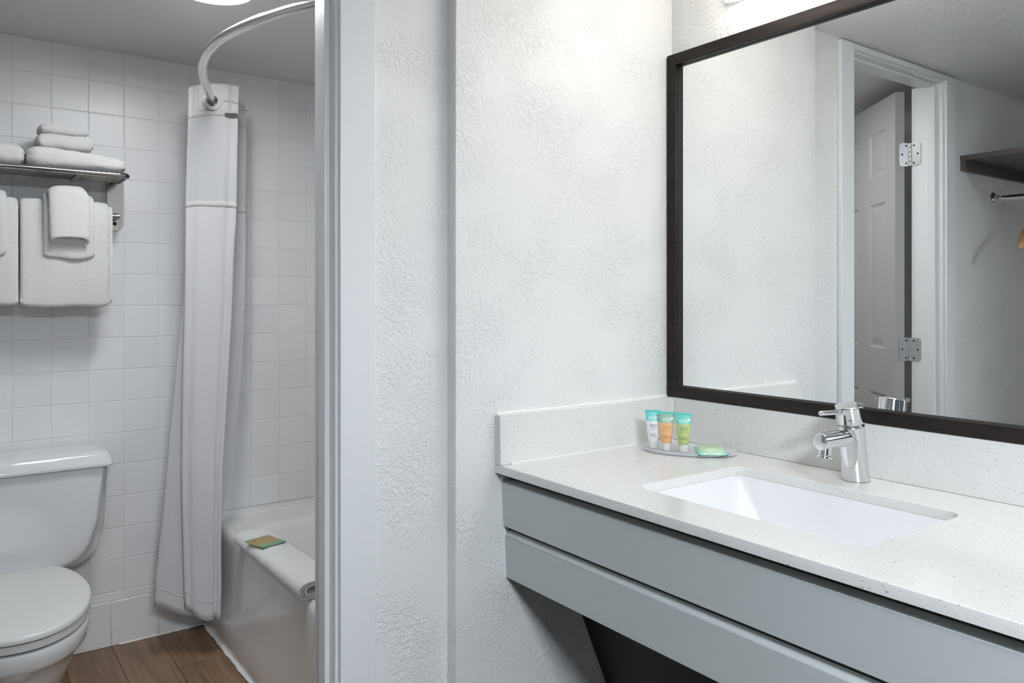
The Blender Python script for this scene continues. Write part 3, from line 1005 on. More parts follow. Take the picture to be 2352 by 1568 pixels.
from_bm('overflow_plate', bm, 'chrome', tub)
# caulk worked roughly along the floor joint
bm = bmesh.new()
pts = []
y = TY1
while y > TY0:
    pts.append(y); y -= 0.012
va = []
for y in pts:
    w = 0.009 + 0.004 * noise.noise(Vector((y * 21, 3, 0))) + 0.002 * noise.noise(Vector((y * 80, 9, 0)))
    va.append([bm.verts.new((TX0 + 0.002, y, 0.010 + 0.003 * noise.noise(Vector((y * 30, 1, 2))))), bm.verts.new((TX0 - 0.004, y, 0.005)), bm.verts.new((TX0 - max(w, 0.004), y, 0.0009)), bm.verts.new((TX0 + 0.002, y, 0.0004))])
for a, b in zip(va[:-1], va[1:]):
    for i in range(4):
        bm.faces.new((a[i], a[(i + 1) % 4], b[(i + 1) % 4], b[i]))
from_bm('floor_caulk', bm, 'caulk', tub)
bead('wall_caulk', [(0.50, YT - 0.0075, 0.002), (TX0 - 0.002, YT - 0.0075, 0.003)], 0.0028, tub, 0.001)

# ---- folded bath mat on the rim
bmat = thing('bath_mat', 'folded white waffle bath mat lying on the bathtub rim', 'bath mat', (0.85, 2.37, 0.386))
bm = bmesh.new()
uvl = bm.loops.layers.uv.new('UVMap')
def racetrack(w, h, n=36):
    """flattened loop of half width w, half height h"""
    out = []
    for i in range(n):
        a = 2 * pi * i / n
        ca, sa = cos(a), sin(a)
        out.append((w * math.copysign(abs(ca) ** 0.55, ca), h * math.copysign(abs(sa) ** 0.75, sa)))
    return out
MY0, MY1 = 2.075, 2.665
mcx, mcz = 0.8495, 0.4125
def mat_ring(w, h, y, ox=0.0):
    s = (y - MY0) / (MY1 - MY0)
    k = 1.0 - 0.10 * s
    return [Vector((mcx + ox + x * (1 - 0.04 * s), y + 0.004 * noise.noise(Vector((x * 20, z * 30, y * 3))), 0.386 + (h * 1.0 + z) * k + 0.0018 * noise.noise(Vector((x * 22, y * 14, 1))) * (1 if z > -h * 0.5 else 0))) for x, z in racetrack(w, h)]
W_, H_ = 0.0625, 0.0265
rings = []
uvs = []
ys = [MY1 + 0.006, MY1 + 0.004] + [MY1 - (MY1 - MY0) * i / 50 for i in range(51)]
for i, y in enumerate(ys):
    sc = (0.72, 0.93)[i] if i < 2 else 1.0
    rings.append(mat_ring(W_ * sc, H_ * sc, y))
    if i < 2:
        for v in rings[-1]:
            v.z += H_ * (1 - sc)
# rolled end: concentric layers stepped in and out
layers = [(1.0, 0.000), (0.94, -0.003), (0.86, -0.003), (0.82, 0.010), (0.80, 0.010), (0.78, -0.002), (0.67, -0.002), (0.63, 0.012), (0.61, 0.012), (0.58, -0.003), (0.45, -0.003), (0.41, 0.05), (0.38, 0.05)]
for sc, dy in layers:
    r_ = mat_ring(W_ * (1 - (1 - sc) * 0.62), H_ * sc, MY0 + dy, 0)
    for v in r_:
        v.z += H_ * (1 - sc)
    rings.append(r_)
R = bm_loft(bm, rings, True, True)
bm.faces.ensure_lookup_table()
for f in bm.faces:
    for lp_ in f.loops:
        c = lp_.vert.co
        lp_[uvl].uv = (c.x + c.z, c.y)
from_bm('mat_roll', bm, 'mat_cloth', bmat, angle=50)
packet('soap_packet', (0.835, 2.488, 0.437), radians(14), 'tan and teal wrapped soap lying on the folded bath mat', 0.088, 0.105, 0.009,
       mat_packet('tan soap wrap', (0.42, 0.30, 0.12), (0.06, 0.42, 0.29), 0.085),
       [('White Tea & Honey', 0.0085, 0.014), ('Body Bar', 0.0105, -0.010)], 'print_green', group='wrapped soaps', seed=4)

# ------------------------------------------------------------------ toilet
TCX = 0.152
toi = thing('toilet', 'white two-piece toilet with closed lid beside the tiled wall', 'toilet', (TCX, 2.6, 0))
def egg(hw, yf, ym, yb, ycut, n=64, p=0.85):
    out = []
    for i in range(n):
        a = 2 * pi * i / n
        c, s = cos(a), sin(a)
        if s < 0:
            x, y = hw * math.copysign(abs(c) ** 0.92, c), ym + (ym - yf) * s * 1.0
        else:
            x, y = hw * math.copysign(abs(c) ** p, c), ym + (yb - ym) * s
        out.append((TCX + x, min(y, ycut)))
    return out
def ring_at(o_, z):
    return [Vector((x, y, z)) for x, y in o_]
# seat and lid
bm = bmesh.new()
rings = []
for d, z in ((0.004, 0.3945), (0.0, 0.3965), (0.0, 0.4055), (0.003, 0.4095), (0.010, 0.4118), (0.06, 0.4140), (0.12, 0.4145)):
    rings.append(ring_at(egg(0.183 - d, 2.194 + d, 2.50, 2.80 - d, 2.742 - d * 0.5), z))
bm_loft(bm, rings)
from_bm('lid', bm, 'seat', toi, angle=50)
bm = bmesh.new()
rings = []
for d, z in ((0.003, 0.3730), (0.0, 0.375), (0.0, 0.3885), (0.003, 0.3905), (0.06, 0.3905)):
    rings.append(ring_at(egg(0.181 - d, 2.196 + d, 2.50, 2.79 - d, 2.735 - d * 0.5), z))
bm_loft(bm, rings)
from_bm('seat_ring', bm, 'seat', toi, angle=50)
bm = bmesh.new()
bm_loft(bm, [ring_at(egg(0.174, 2.204, 2.50, 2.78, 2.73), z) for z in (0.366, 0.397)])  # dark insert that paints the shade in the gaps around the seat
from_bm('seat_gap_shade', bm, 'gap_shade', toi)
# bowl
bm = bmesh.new()
rings = []
for hw, yf, ym, yb, z in ((0.172, 2.204, 2.50, 2.83, 0.3685), (0.180, 2.196, 2.50, 2.85, 0.3670), (0.182, 2.194, 2.50, 2.86, 0.362), (0.181, 2.196, 2.50, 2.86, 0.328), (0.176, 2.205, 2.50, 2.86, 0.317),
                          (0.163, 2.225, 2.51, 2.85, 0.306), (0.150, 2.250, 2.52, 2.85, 0.270), (0.128, 2.300, 2.54, 2.84, 0.205), (0.104, 2.360, 2.57, 2.83, 0.140), (0.093, 2.380, 2.58, 2.83, 0.085), (0.098, 2.365, 2.58, 2.84, 0.045), (0.106, 2.345, 2.58, 2.85, 0.0)):
    rings.append(ring_at(egg(hw, yf, ym, yb, 9), z))
bm_loft(bm, rings)
from_bm('bowl', bm, 'toilet', toi, angle=50)
bm = bmesh.new()                                    # shelf that carries the tank
bm_box(bm, TCX - 0.13, TCX + 0.13, 2.74, 2.99, 0.30, 0.366, 0.02, 3)
from_bm('tank_shelf', bm, 'toilet', toi)
# tank: outline with round lower corners; raised front plate
def tank_outline(hwt, hwb, z0, z1, rad, n=10):
    pts = [(hwt, z1), (hwt - (hwt - hwb) * 0.55, z0 + rad * 1.35)]
    cx = hwb - rad
    for i in range(1, n + 1):
        a = -pi / 2 * i / n
        pts.append((cx + (rad + (hwt - hwb) * 0.0) * cos(a), z0 + rad + rad * sin(a)))
    right = pts
    left = [(-x, z) for x, z in reversed(pts)]
    return [(TCX + x, z) for x, z in right + left]
bm = bmesh.new()
rings = []
for y, hwt, hwb, z0, rad in ((3.026, 0.296, 0.275, 0.352, 0.075), (2.90, 0.293, 0.268, 0.350, 0.085), (2.884, 0.288, 0.262, 0.352, 0.085), (2.876, 0.280, 0.250, 0.357, 0.090), (2.868, 0.276, 0.243, 0.360, 0.095),
                             (2.846, 0.274, 0.238, 0.362, 0.10), (2.838, 0.268, 0.230, 0.368, 0.10), (2.836, 0.255, 0.215, 0.378, 0.095)):
    rings.append([Vector((x, y, z)) for x, z in tank_outline(hwt, hwb, z0, 0.672, rad)])
bm_loft(bm, rings)
from_bm('tank', bm, 'toilet', toi, angle=35)
bm = bmesh.new()
rings = []
for d, z in ((0.004, 0.674), (-0.004, 0.6755), (-0.006, 0.680), (-0.004, 0.687), (0.006, 0.712), (0.012, 0.7185), (0.022, 0.7215), (0.05, 0.7222)):
    rings.append([Vector((x, y, z)) for x, y in rrect(TCX - 0.296 + d, TCX + 0.296 - d, 2.826 + d, 3.033 - max(d, 0) * 0.5, 0.028, 6)])
bm_loft(bm, rings)
from_bm('tank_lid', bm, 'toilet', toi, angle=50)
bm = bmesh.new()
bm_lathe(bm, [(0.012, 0), (0.012, 0.012), (0.006, 0.016)], 18, axis_mtx((TCX - 0.20, 2.836, 0.62), (0, -1, 0)))
bm_tube(bm, [(TCX - 0.20, 2.818, 0.62), (TCX - 0.15, 2.814, 0.612), (TCX - 0.12, 2.814, 0.606)], 0.006, 10)
from_bm('flush_lever', bm, 'chrome', toi)

# ------------------------------------------------------------------ towel rack
RX0, RX1 = -0.11, 0.492
rack = thing('towel_rack', 'chrome hotel towel shelf with a rail on the tiled wall', 'towel rack', (0.2, YT, 1.55))
ZR = 1.624
YF = 2.820
bm = bmesh.new()
c = 0.028
path = [(RX1 - 0.012, YT - 0.02, ZR + 0.004), (RX1, YT - 0.05, ZR + 0.002), (RX1, YF + c, ZR)]
path += [(RX1 - c + c * cos(a), YF + c - c * sin(a), ZR) for a in [pi / 2 * i / 6 for i in range(1, 7)]]
path += [(RX0 + c - c * sin(a), YF + c - c * cos(a), ZR) for a in [pi / 2 * i / 6 for i in range(0, 7)]]
path += [(RX0, YT - 0.05, ZR + 0.002), (RX0 + 0.012, YT - 0.02, ZR + 0.004)]
bm_tube(bm, path, 0.0095, 14)
from_bm('outer_rail', bm, 'steel', rack)
for i, y in enumerate((2.853, 2.886, 2.919, 2.952, 2.985)):
    tube('shelf_bar', [(RX0 + 0.002, y, ZR - 0.001), (RX1 - 0.002, y, ZR - 0.001)], 0.0048, 'steel', rack, 10)
for x in (RX0 + 0.12, RX1 - 0.14):
    box('cross_brace', x - 0.009, x + 0.009, YF + 0.004, YT - 0.03, ZR - 0.010, ZR - 0.006, 'steel', rack, bevel=0.001)
for sgn, xr in ((1, RX1), (-1, RX0)):
    xa, xb = sorted((xr + sgn * 0.022, xr - sgn * 0.034))
    bm = bmesh.new()
    prof = [(xa, 1.632), (xa, 1.485)] + [((xa + xb) / 2 - 0.028 * cos(a), 1.485 - 0.028 * sin(a)) for a in [pi * i / 10 for i in range(1, 10)]] + [(xb, 1.485), (xb, 1.632)]
    bm_loft(bm, [[Vector((x, YT - 0.0005, z)) for x, z in prof], [Vector((x, YT - 0.004, z)) for x, z in prof]])
    pl = from_bm('wall_plate', bm, 'steel', rack, angle=30)
    box('plate_flange', (xb - 0.003 if sgn < 0 else xa), (xb if sgn < 0 else xa + 0.003), YT - 0.026, YT - 0.004, 1.50, 1.628, 'steel', rack, bevel=0.0008)
    xm = (xa + xb) / 2
    bm = bmesh.new()
    bm_tube(bm, catmull([(xm + sgn * 0.004, YT - 0.004, 1.506), (xm + sgn * 0.006, YT - 0.05, 1.503), (xm - sgn * 0.004, YT - 0.11, 1.500), (xm - sgn * 0.02, 2.905, 1.497)], 6), 0.0095, 12)
    from_bm('rail_bracket', bm, 'steel', rack)
    bm = bmesh.new()
    bm_lathe(bm, [(0.0065, 0), (0.006, 0.002), (0.0032, 0.002), (0.003, 0.0008)], 16, axis_mtx((xm, YT - 0.004, 1.482), (0, -1, 0)), True, True)
    from_bm('screw', bm, 'black', pl)
tube('towel_rail', [(RX0 + 0.01, 2.905, 1.497), (RX1 - 0.012, 2.905, 1.497)], 0.008, 'steel', rack, 12)

# ------------------------------------------------------------------ towels
def soft_slab(x0, x1, y0, y1, z0, z1, r, seed, amp=0.0022, nx=44, ny=18, nz=18, layers=0, groove=0.0, shape=None, freq=26):
    """Rounded plump cloth block with fluffy, slightly uneven surface."""
    bm = bmesh.new()
    cx, cy, cz = (x0 + x1) / 2, (y0 + y1) / 2, (z0 + z1) / 2
    hx, hy, hz = (x1 - x0) / 2, (y1 - y0) / 2, (z1 - z0) / 2
    r = (min(r[0], hx), min(r[1], hy), min(r[2], hz))
    cache = {}
    def vert(i, j, k):
        if (i, j, k) in cache:
            return cache[(i, j, k)]
        u, v, w = -1 + 2 * i / nx, -1 + 2 * j / ny, -1 + 2 * k / nz
        p = Vector((u * hx, v * hy, w * hz))
        q = Vector((max(-hx + r[0], min(hx - r[0], p.x)), max(-hy + r[1], min(hy - r[1], p.y)), max(-hz + r[2], min(hz - r[2], p.z))))
        d = p - q
        dn = Vector((d.x / r[0], d.y / r[1], d.z / r[2]))
        mx_ = max(abs(dn.x), abs(dn.y), abs(dn.z))
        if mx_ > 1e-6 and dn.length > 1e-6:
            dn = dn * (mx_ / dn.length)
        p = q + Vector((dn.x * r[0], dn.y * r[1], dn.z * r[2]))
        nrm = Vector((u ** 7 / hx, v ** 7 / hy, w ** 7 / hz))
        if nrm.length > 1e-9:
            nrm.normalize()
        a = amp * noise.noise(Vector((p.x * freq + seed, p.y * freq, p.z * freq))) * 1.5
        a += amp * 0.5 * noise.noise(Vector((p.x * 110, p.y * 110 + seed, p.z * 110)))
        if layers:
            side = max(abs(u) ** 10, (v if v > 0 else 0) ** 10)
            a -= groove * side * (abs(cos(pi * layers * (w + 1) / 2)) ** 10)
        p = p + nrm * a
        p = p + Vector((cx, cy, cz))
        if shape:
            p = shape(p, u, v, w)
        cache[(i, j, k)] = bm.verts.new(p)
        return cache[(i, j, k)]
    def face(a, b, c_, d):
        bm.faces.new((a, b, c_, d))
    for i in range(nx):
        for j in range(ny):
            for k, fl in ((0, True), (nz, False)):
                q = [vert(i, j, k), vert(i + 1, j, k), vert(i + 1, j + 1, k), vert(i, j + 1, k)]
                face(*(q[::-1] if fl else q))
    for i in range(nx):
        for k in range(nz):
            for j, fl in ((0, False), (ny, True)):
                q = [vert(i, j, k), vert(i + 1, j, k), vert(i + 1, j, k + 1), vert(i, j, k + 1)]
                face(*(q[::-1] if fl else q))
    for j in range(ny):
        for k in range(nz):
            for i, fl in ((0, True), (nx, False)):
                q = [vert(i, j, k), vert(i, j + 1, k), vert(i, j + 1, k + 1), vert(i, j, k + 1)]
                face(*(q[::-1] if fl else q))
    return bm

def towel(name, label, group, *a, **k):
    o = from_bm(name, soft_slab(*a, **k), 'towel', angle=75)
    return tag(o, label, 'towel', group)
G1 = 'towels folded on the rack shelf'
G2 = 'towels hanging from the rack rail'
ZS = ZR + 0.0095
def sag(p, u, v, w):
    # upper side slopes down towards the right end
    p.z -= 0.018 * max(0, (w + 1) / 2) * ((u + 1) / 2) ** 1.6
    return p
towel('bath_towel', 'thick folded bath towel with two smaller towels stacked on it', G1, 0.208, 0.491, 2.815, 3.01, ZS, 1.698, (0.03, 0.035, 0.026), 3, shape=sag, layers=2, groove=0.003)
towel('bath_towel', 'thick folded bath towel with nothing on it, on the rack shelf', G1, -0.075, 0.203, 2.815, 3.01, ZS, 1.694, (0.022, 0.035, 0.026), 11, layers=2, groove=0.003)
towel('hand_towel', 'folded hand towel, lower one of the small stack on the shelf towel', G1, 0.236, 0.397, 2.845, 2.98, 1.6985, 1.744, (0.014, 0.022, 0.020), 5, layers=1, groove=0.006, nx=34)
towel('washcloth', 'thin folded washcloth on top of the small towel stack', G1, 0.243, 0.382, 2.850, 2.97, 1.7445, 1.7745, (0.010, 0.016, 0.015), 9, layers=1, groove=0.006, nx=30)

def drape(name, label, x0, x1, inner, thick, zin, zbot_f, zbot_b, seed, parent=None):
    """Towel hung over the rail: an inverted U with its own thickness, bent round what it hangs on."""
    yc = 2.905
    bm = bmesh.new()
    def prof(half, ztop, zf, zb, k=10):
        pts = []
        nb, nf = 10, 26
        for i in range(nb):
            pts.append((yc + half, zb + (ztop - half - zb) * i / nb))
        for i in range(k + 1):
            a = pi * i / k
            pts.append((yc + half * cos(a), ztop - half + half * sin(a)))
        for i in range(1, nf + 1):
            pts.append((yc - half, ztop - half + (zf - ztop + half) * i / nf))
        return pts
    outer = prof(inner + thick, zin + thick, zbot_f, zbot_b)
    inn = prof(inner, zin, zbot_f, zbot_b)
    def bulb(p0, p1, drop):                       # rounded, rolled lower edge
        out = []
        for i in range(1, 6):
            a = pi * i / 6
            m_ = (Vector(p0) + Vector(p1)) / 2
            h_ = (Vector(p0) - Vector(p1)) / 2
            out.append((m_.x + h_.x * cos(a), m_.y - drop * sin(a)))
        return out
    loop = outer + bulb(outer[-1], inn[-1], 0.012) + inn[::-1] + bulb(inn[0], outer[0], 0.008)
    nx = 46
    rings = []
    for i in range(nx + 1):
        u = i / nx
        x = x0 + (x1 - x0) * u
        e = min(i, nx - i)
        shrink = (0.42, 0.24, 0.10, 0.02)[e] if e < 4 else 0.0
        if e < 4:
            x = (x0 + (0.0, 0.0012, 0.004, 0.009)[e]) if i < nx / 2 else (x1 - (0.0, 0.0012, 0.004, 0.009)[e])
        ring = []
        n = len(outer)
        for q, (y, z) in enumerate(loop):
            if q < n:                              # round the side edges by closing the thickness there
                yi, zi = inn[q]
                y, z = y + (yi - y) * shrink, z + (zi - z) * shrink
            t = max(0.0, min(1.0, (z - zbot_f) / (zin - zbot_f)))
            if y < yc:
                y -= 0.007 * sin(pi * t) * 0.6
                if q < n + 5:
                    y += 0.0020 * sin(x * 52 + seed) * (1 - t) + 0.003 * noise.noise(Vector((x * 12, z * 9, seed)))
                    y += 0.0014 * noise.noise(Vector((x * 70, z * 70, seed)))
                    z += 0.0012 * noise.noise(Vector((x * 80, seed, z * 50)))
                z += 0.009 * noise.noise(Vector((x * 13, seed, 2))) * (1 - t) ** 3
                z += 0.013 * (1 - t) ** 8 * math.exp(-min(x - x0, x1 - x) / 0.010)
            else:
                z += 0.0022 * noise.noise(Vector((x * 30, seed, z * 10)))
            ring.append(Vector((x, y, z)))
        rings.append(ring)
    bm_loft(bm, rings)
    o = from_bm(name, bm, 'towel', parent, angle=75)
    if parent is None:
        tag(o, label, 'towel', G2)
    return o
bt = drape('bath_towel', 'long bath towel hanging from the rack, under a hand towel and washcloth', 0.193, 0.4440, 0.0095, 0.033, 1.5055, 1.204, 1.25, 2)
bt2 = drape('folded_layer', None, 0.4445, 0.4525, 0.0095, 0.020, 1.5055, 1.206, 1.25, 21, bt)
ht = drape('hand_towel', 'hand towel draped over the hanging bath towel behind the washcloth', 0.2545, 0.397, 0.0435, 0.019, 1.5405, 1.360, 1.42, 6)
drape('bath_towel', 'long bath towel hanging from the rack with only a hand towel over it', -0.10, 0.1885, 0.0095, 0.033, 1.5055, 1.209, 1.25, 13)
drape('hand_towel', 'hand towel draped over a hanging bath towel with no washcloth in front', -0.04, 0.157, 0.0435, 0.019, 1.5405, 1.362, 1.42, 17)
# washcloth: a soft open pocket at the lower end
bm = bmesh.new()
def pocket(x0, x1, y0, y1, z, seed, lift=0.0):
    pts = []
    cx, cy, hx, hy = (x0 + x1) / 2, (y0 + y1) / 2, (x1 - x0) / 2, (y1 - y0) / 2
    n = 48
    for i in range(n):
        a = 2 * pi * i / n
        ca, sa = cos(a), sin(a)
        x = cx + hx * math.copysign(abs(ca) ** 0.45, ca)
        y = cy + hy * math.copysign(abs(sa) ** 0.9, sa)
        w_ = 0.0012 * noise.noise(Vector((x * 40, y * 40, z * 30 + seed)))
        pts.append(Vector((x + w_, y + w_, z + 0.004 * noise.noise(Vector((x * 16, seed, 0))) + (lift * abs(sa) ** 0.7 * (1 - 0.25 * abs(ca)) if sa < 0 else 0))))
    return pts
rings = [pocket(0.300, 0.360, 2.845, 2.905, 1.5800, 1), pocket(0.278, 0.366, 2.832, 2.915, 1.5765, 1), pocket(0.2665, 0.371, 2.818, 2.918, 1.5675, 1), pocket(0.2650, 0.3735, 2.811, 2.918, 1.5630, 1), pocket(0.2645, 0.375, 2.808, 2.842, 1.553, 1), pocket(0.2645, 0.377, 2.807, 2.836, 1.54, 1)]
for i in range(8):
    z = 1.526 - i * 0.0153
    rings.append(pocket(0.2650 + 0.0035 * (i / 8), 0.3800 - 0.002 * (i / 8), 2.805 - 0.006 * (i / 8), 2.835, z, 1))
rings.append(pocket(0.270, 0.3780, 2.800, 2.838, 1.398, 1, 0.016))
rings.append(pocket(0.273, 0.3755, 2.802, 2.836, 1.3945, 1, 0.019))
rings.append(pocket(0.278, 0.3705, 2.808, 2.832, 1.3965, 1, 0.019))
rings.append(pocket(0.282, 0.366, 2.812, 2.829, 1.415, 1, 0.012))
rings.append(pocket(0.286, 0.362, 2.815, 2.827, 1.455, 1, 0))
bm_loft(bm, rings)
wc = from_bm('washcloth', bm, 'towel', angle=75)
tag(wc, 'washcloth folded into a pocket hanging in front of the hand towel', 'towel', G2)
tube('hem', [(0.2705 + 0.1065 * i / 12, 2.8055 - 0.0045 * sin(pi * i / 12), 1.452 + 0.002 * sin(i)) for i in range(13)], 0.0012, 'towel', wc, 6)

# ------------------------------------------------------------------ shower rod and curtain
rod_pts = catmull([(0.845, 3.036, 1.90), (0.762, 2.815, 1.90), (0.6925, 2.632, 1.90), (0.628, 2.438, 1.90), (0.594, 2.279, 1.90), (0.5855, 2.1225, 1.90), (0.606, 1.971, 1.90), (0.645, 1.8255, 1.90), (0.690, 1.7187, 1.90), (0.80, 1.514, 1.90)], 10)
rod = thing('shower_rod', 'curved satin metal shower rod below the bathroom ceiling', 'curtain rod', (0.6, 2.2, 1.90))
bm = bmesh.new()
bm_tube(bm, rod_pts, 0.0135, 18)
from_bm('rod_tube', bm, 'rodmetal', rod)
for p, d in ((Vector((0.845, YT - 0.001, 1.90)), (0, -1, 0)), (Vector((0.80, 1.513, 1.90)), (0, 1, 0))):
    bm = bmesh.new()
    bm_lathe(bm, [(0.036, 0), (0.036, 0.006), (0.028, 0.012), (0.018, 0.016), (0.018, 0.022)], 28, axis_mtx(p, d))
    from_bm('flange', bm, 'rodmetal', rod)

cur = thing('shower_curtain', 'white waffle shower curtain drawn into folds at the end of the rod', 'shower curtain', (0.74, 2.85, 0.12))
TA = [(0.14, .659), (0.22, .655), (0.43, .649), (0.64, .646), (0.89, .648), (1.17, .655), (1.53, .660), (1.95, .668)]
TB = [(0.11, .764), (0.24, .768), (0.63, .772), (0.86, .786), (1.17, .803), (1.40, .812), (1.55, .820), (1.95, .829)]
TC_ = [(0.18, .574), (0.26, .578), (0.468, .597), (0.636, .613), (0.886, .636), (1.138, .658), (1.3, .670), (1.95, .684)]
TD = [(0.1, .781), (0.36, .784), (0.42, .800), (0.51, .818), (0.6, .832), (0.726, .850), (0.885, .868), (1.13, .885), (1.42, .889), (1.95, .893)]
TE = [(0.1, .64), (0.6, .66), (1.0, .69), (1.95, .72)]
TF = [(0.1, .776), (0.36, .780), (0.44, .80), (0.9, .85), (1.95, .88)]
TG = [(0.1, .66), (1.0, .70), (1.95, .73)]
BOT = [0.176, 0.116, 0.184, 0.135, 0.18, 0.14, 0.18]
TOP = [1.931, 1.957, 1.940, 1.948, 1.94, 1.945, 1.94]
YY = [2.772, 2.746, 2.826, 2.868, 2.912, 2.946, 2.978]
def cur_point(k, s, v):
    """fold k (0..5), s along it, v = 0 top .. 1 bottom"""
    tabs = (TA, TB, TC_, TD, TE, TF, TG)
    bulge = 0.010 * sin(pi * s) if k == 0 else 0
    zt = TOP[k] + (TOP[k + 1] - TOP[k]) * s + (0.012 * sin(pi * s) if k == 0 else 0)
    zb = BOT[k] + (BOT[k + 1] - BOT[k]) * s + (-0.010 * sin(pi * s) if k == 0 else 0) + (0.006 * sin(9 * s))
    z = zt + (zb - zt) * v
    ss_ = s * 0.45 + 0.55 * (0.5 - 0.5 * cos(pi * s))
    x = interp(tabs[k], z) + (interp(tabs[k + 1], z) - interp(tabs[k], z)) * ss_
    y = YY[k] + (YY[k + 1] - YY[k]) * s
    if k == 0:                                       # the front flap is nearly flat with a crease near its outer edge
        y -= 0.012 * sin(pi * s) * (0.4 + 0.6 * v)
        y += 0.014 * math.exp(-((s - 0.80) / 0.05) ** 2) * (0.3 + v)
        y += 0.009 * math.exp(-((s - 0.20) / 0.05) ** 2)
    y += 0.003 * noise.noise(Vector((s * 3 + k, z * 4, 1)))
    x += 0.0025 * noise.noise(Vector((k * 3.1, z * 3, 5)))
    return Vector((x, y, z))
NS = 22
def rod_dist(p):
    return min((p - q).length for q in rod_pts[:24])
rod_fine = [rod_pts[i] + (rod_pts[i + 1] - rod_pts[i]) * t for i in range(0, 22) for t in (0, 0.25, 0.5, 0.75)]
def curtain_part(name, v0, v1, nv, m, grow=0.0, cut=False):
    bm = bmesh.new()
    uvl_ = bm.loops.layers.uv.new('UVMap')
    G = []; UVS = {}
    ns = NS * (3 if cut else 1)
    for i in range(nv + 1):
        v = v0 + (v1 - v0) * i / nv
        row = []; acc = 0; last = None
        for k in range(6):
            for j in range(ns + (1 if k == 5 else 0)):
                p = cur_point(k, j / ns, v)
                if last is not None:
                    acc += (p - last).length
                last = p
                vert = bm.verts.new(p)
                UVS[vert] = (acc, p.z)
                row.append(vert)
        G.append(row)
    for a, b in zip(G[:-1], G[1:]):
        for i in range(len(a) - 1):
            if cut:
                c = (a[i].co + b[i + 1].co) / 2
                if min((c - q).length for q in rod_fine) < 0.0205:
                    continue
            f = bm.faces.new((a[i], b[i], b[i + 1], a[i + 1]))
            for lp2 in f.loops:
                lp2[uvl_].uv = UVS[lp2.vert]
    o = from_bm(name, bm, m, cur, angle=80)
    if grow:
        md = o.modifiers.new('thick', 'SOLIDIFY'); md.thickness = grow; md.offset = 0
    return o
V1, V2 = 0.060, 0.222
curtain_part('header', 0.0, V1, 14, 'curtain_head', 0.0012, cut=True)
curtain_part('window', V1, V2, 10, 'sheer')
curtain_part('panel', V2, 1.0, 60, 'curtain', 0.001)
# stitched bands between the sections, and the bottom hem
curtain_part('seam_band', V1 - 0.0105, V1 + 0.001, 2, 'curtain_head', 0.0028)
curtain_part('seam_band', V2 - 0.001, V2 + 0.010, 2, 'curtain_head', 0.0026)
curtain_part('hem', 0.965, 0.967, 1, 'curtain', 0.0024)
# grommets of the front flaps
for (gx, gy, gz, nrm) in ((0.7405, 2.7465, 1.8935, (0.10, -1, 0)),):
    mt = axis_mtx((gx, gy, gz), nrm)
    bm = bmesh.new()
    bm_lathe(bm, [(0.0195, -0.003), (0.0195, 0.0004), (0.0202, 0.0008), (0.0315, 0.0006), (0.0325, 0.0), (0.0325, -0.002)], 40, mt, False, False)
    from_bm('grommet', bm, 'grommet', cur)
tube('slit', [(0.7735 + 0.053 * i / 8, 2.7395 + 0.003 * abs(i - 4) / 4, 1.898 + 0.0022 * sin(pi * i / 8) - 0.002 * i / 8) for i in range(9)], 0.0007, 'line', cur, 6)
for zz, xa_, xb_ in ((1.9135, 0.868, 0.884), (1.9035, 0.868, 0.892)):
    tube('slit', [(xa_, 2.8585, zz), (xb_, 2.8615, zz - 0.001)], 0.0011, 'line', cur, 6)
bm = bmesh.new()
bm_box(bm, -0.021, 0.021, -0.0008, 0.0008, -0.0055, 0.0055, 0.0005, 1)
o = from_bm('label_tag', bm, 'tag', cur)
o.matrix_basis = Matrix.Translation((0.8005, 2.7385, 1.8525)) @ Matrix.Rotation(-0.18, 4, 'Z') @ Matrix.Rotation(-0.06, 4, 'Y')

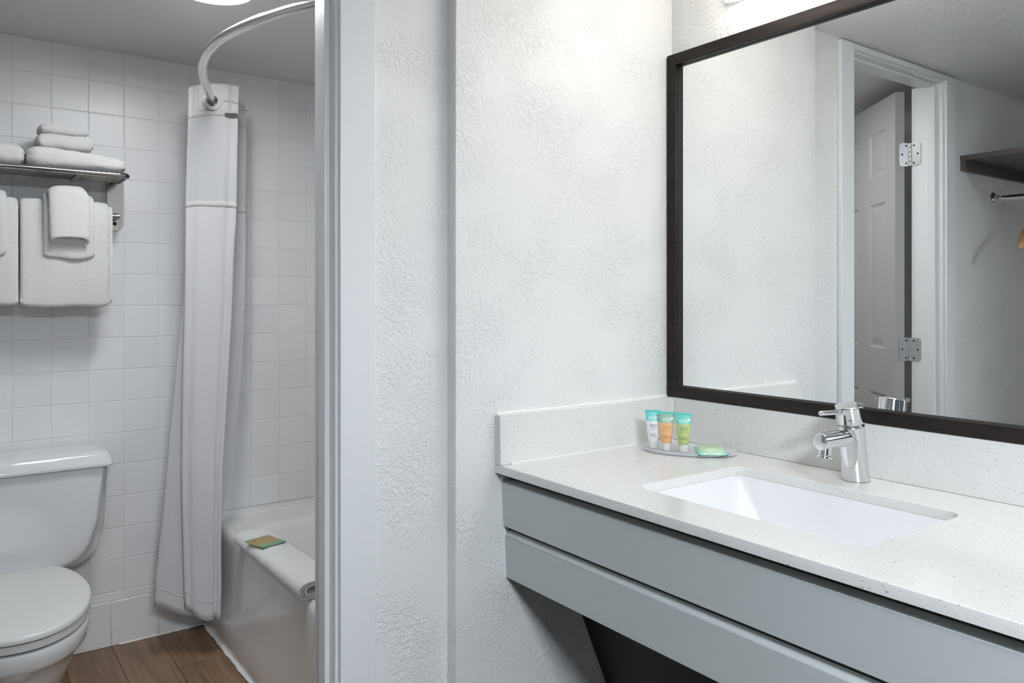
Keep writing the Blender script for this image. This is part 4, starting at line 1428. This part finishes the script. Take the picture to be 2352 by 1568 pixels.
# ------------------------------------------------------------------ closet across from the mirror
sh = thing('closet_shelf', 'dark grey-brown closet shelf on a wall cleat', 'shelf', (-0.45, 0.6, 1.76))
box('board', XLW, -0.155, -0.12, YD, 1.752, 1.771, 'shelf', sh, bevel=0.001)
box('cleat', XLW, -0.158, YD - 0.019, YD, 1.713, 1.752, 'shelf', sh, bevel=0.001)
box('cleat', XLW, XLW + 0.019, -0.12, YD - 0.019, 1.713, 1.752, 'shelf', sh, bevel=0.001)
for x in (-0.19, -0.45, -0.68):
    bm = bmesh.new()
    bm_lathe(bm, [(0.003, 0), (0.003, 0.0006)], 10, axis_mtx((x, YD - 0.019, 1.737), (0, -1, 0)))
    from_bm('screw', bm, 'black', sh)
cr = thing('closet_rod', 'chrome closet rail with a round flange below the dark shelf', 'rod', (-0.44, 0.6, 1.622))
tube('rail', [(-0.44, -0.115, 1.622), (-0.44, YD - 0.002, 1.622)], 0.0135, 'chrome', cr, 20)
for y, d in ((YD, -1), (-0.12, 1)):
    bm = bmesh.new()
    bm_lathe(bm, [(0.030, 0), (0.030, 0.004), (0.026, 0.007), (0.0175, 0.008), (0.0175, 0.022), (0.016, 0.023)], 28, axis_mtx((-0.44, y, 1.622), (0, d, 0)))
    from_bm('flange', bm, 'chrome', cr)
hg = thing('clothes_hanger', 'wooden clothes hanger on the closet rail', 'hanger', (-0.44, 1.245, 1.622))
bm = bmesh.new()
arm = []
for i in range(25):
    u = -1 + 2 * i / 24
    x = -0.44 + 0.222 * u
    z = 1.535 - 0.118 * abs(u) ** 1.35
    y = 1.245 - 0.03 * u * u * 1.0 + 0.012
    hw = 0.013 + 0.006 * abs(u)
    th = 0.0075 + 0.008 * abs(u) ** 2
    if i in (0, 24):
        hw *= 0.55; th *= 0.55
    arm.append([Vector((x, y + th * cos(a), z + hw * sin(a))) for a in [2 * pi * k / 14 for k in range(14)]])
bm_loft(bm, arm)
from_bm('hanger_body', bm, 'hanger', hg)
hk = [(-0.44, 1.257, 1.545), (-0.44, 1.25, 1.575), (-0.44, 1.245, 1.588)]
hk += [(-0.44 + 0.0168 * sin(a), 1.245, 1.622 - 0.0168 * cos(a) * 1.0) for a in [radians(d) for d in range(60, 271, 15)]]
hk[2] = (-0.425, 1.245, 1.600)
tube('hook', hk, 0.0018, 'chrome', hg, 8)
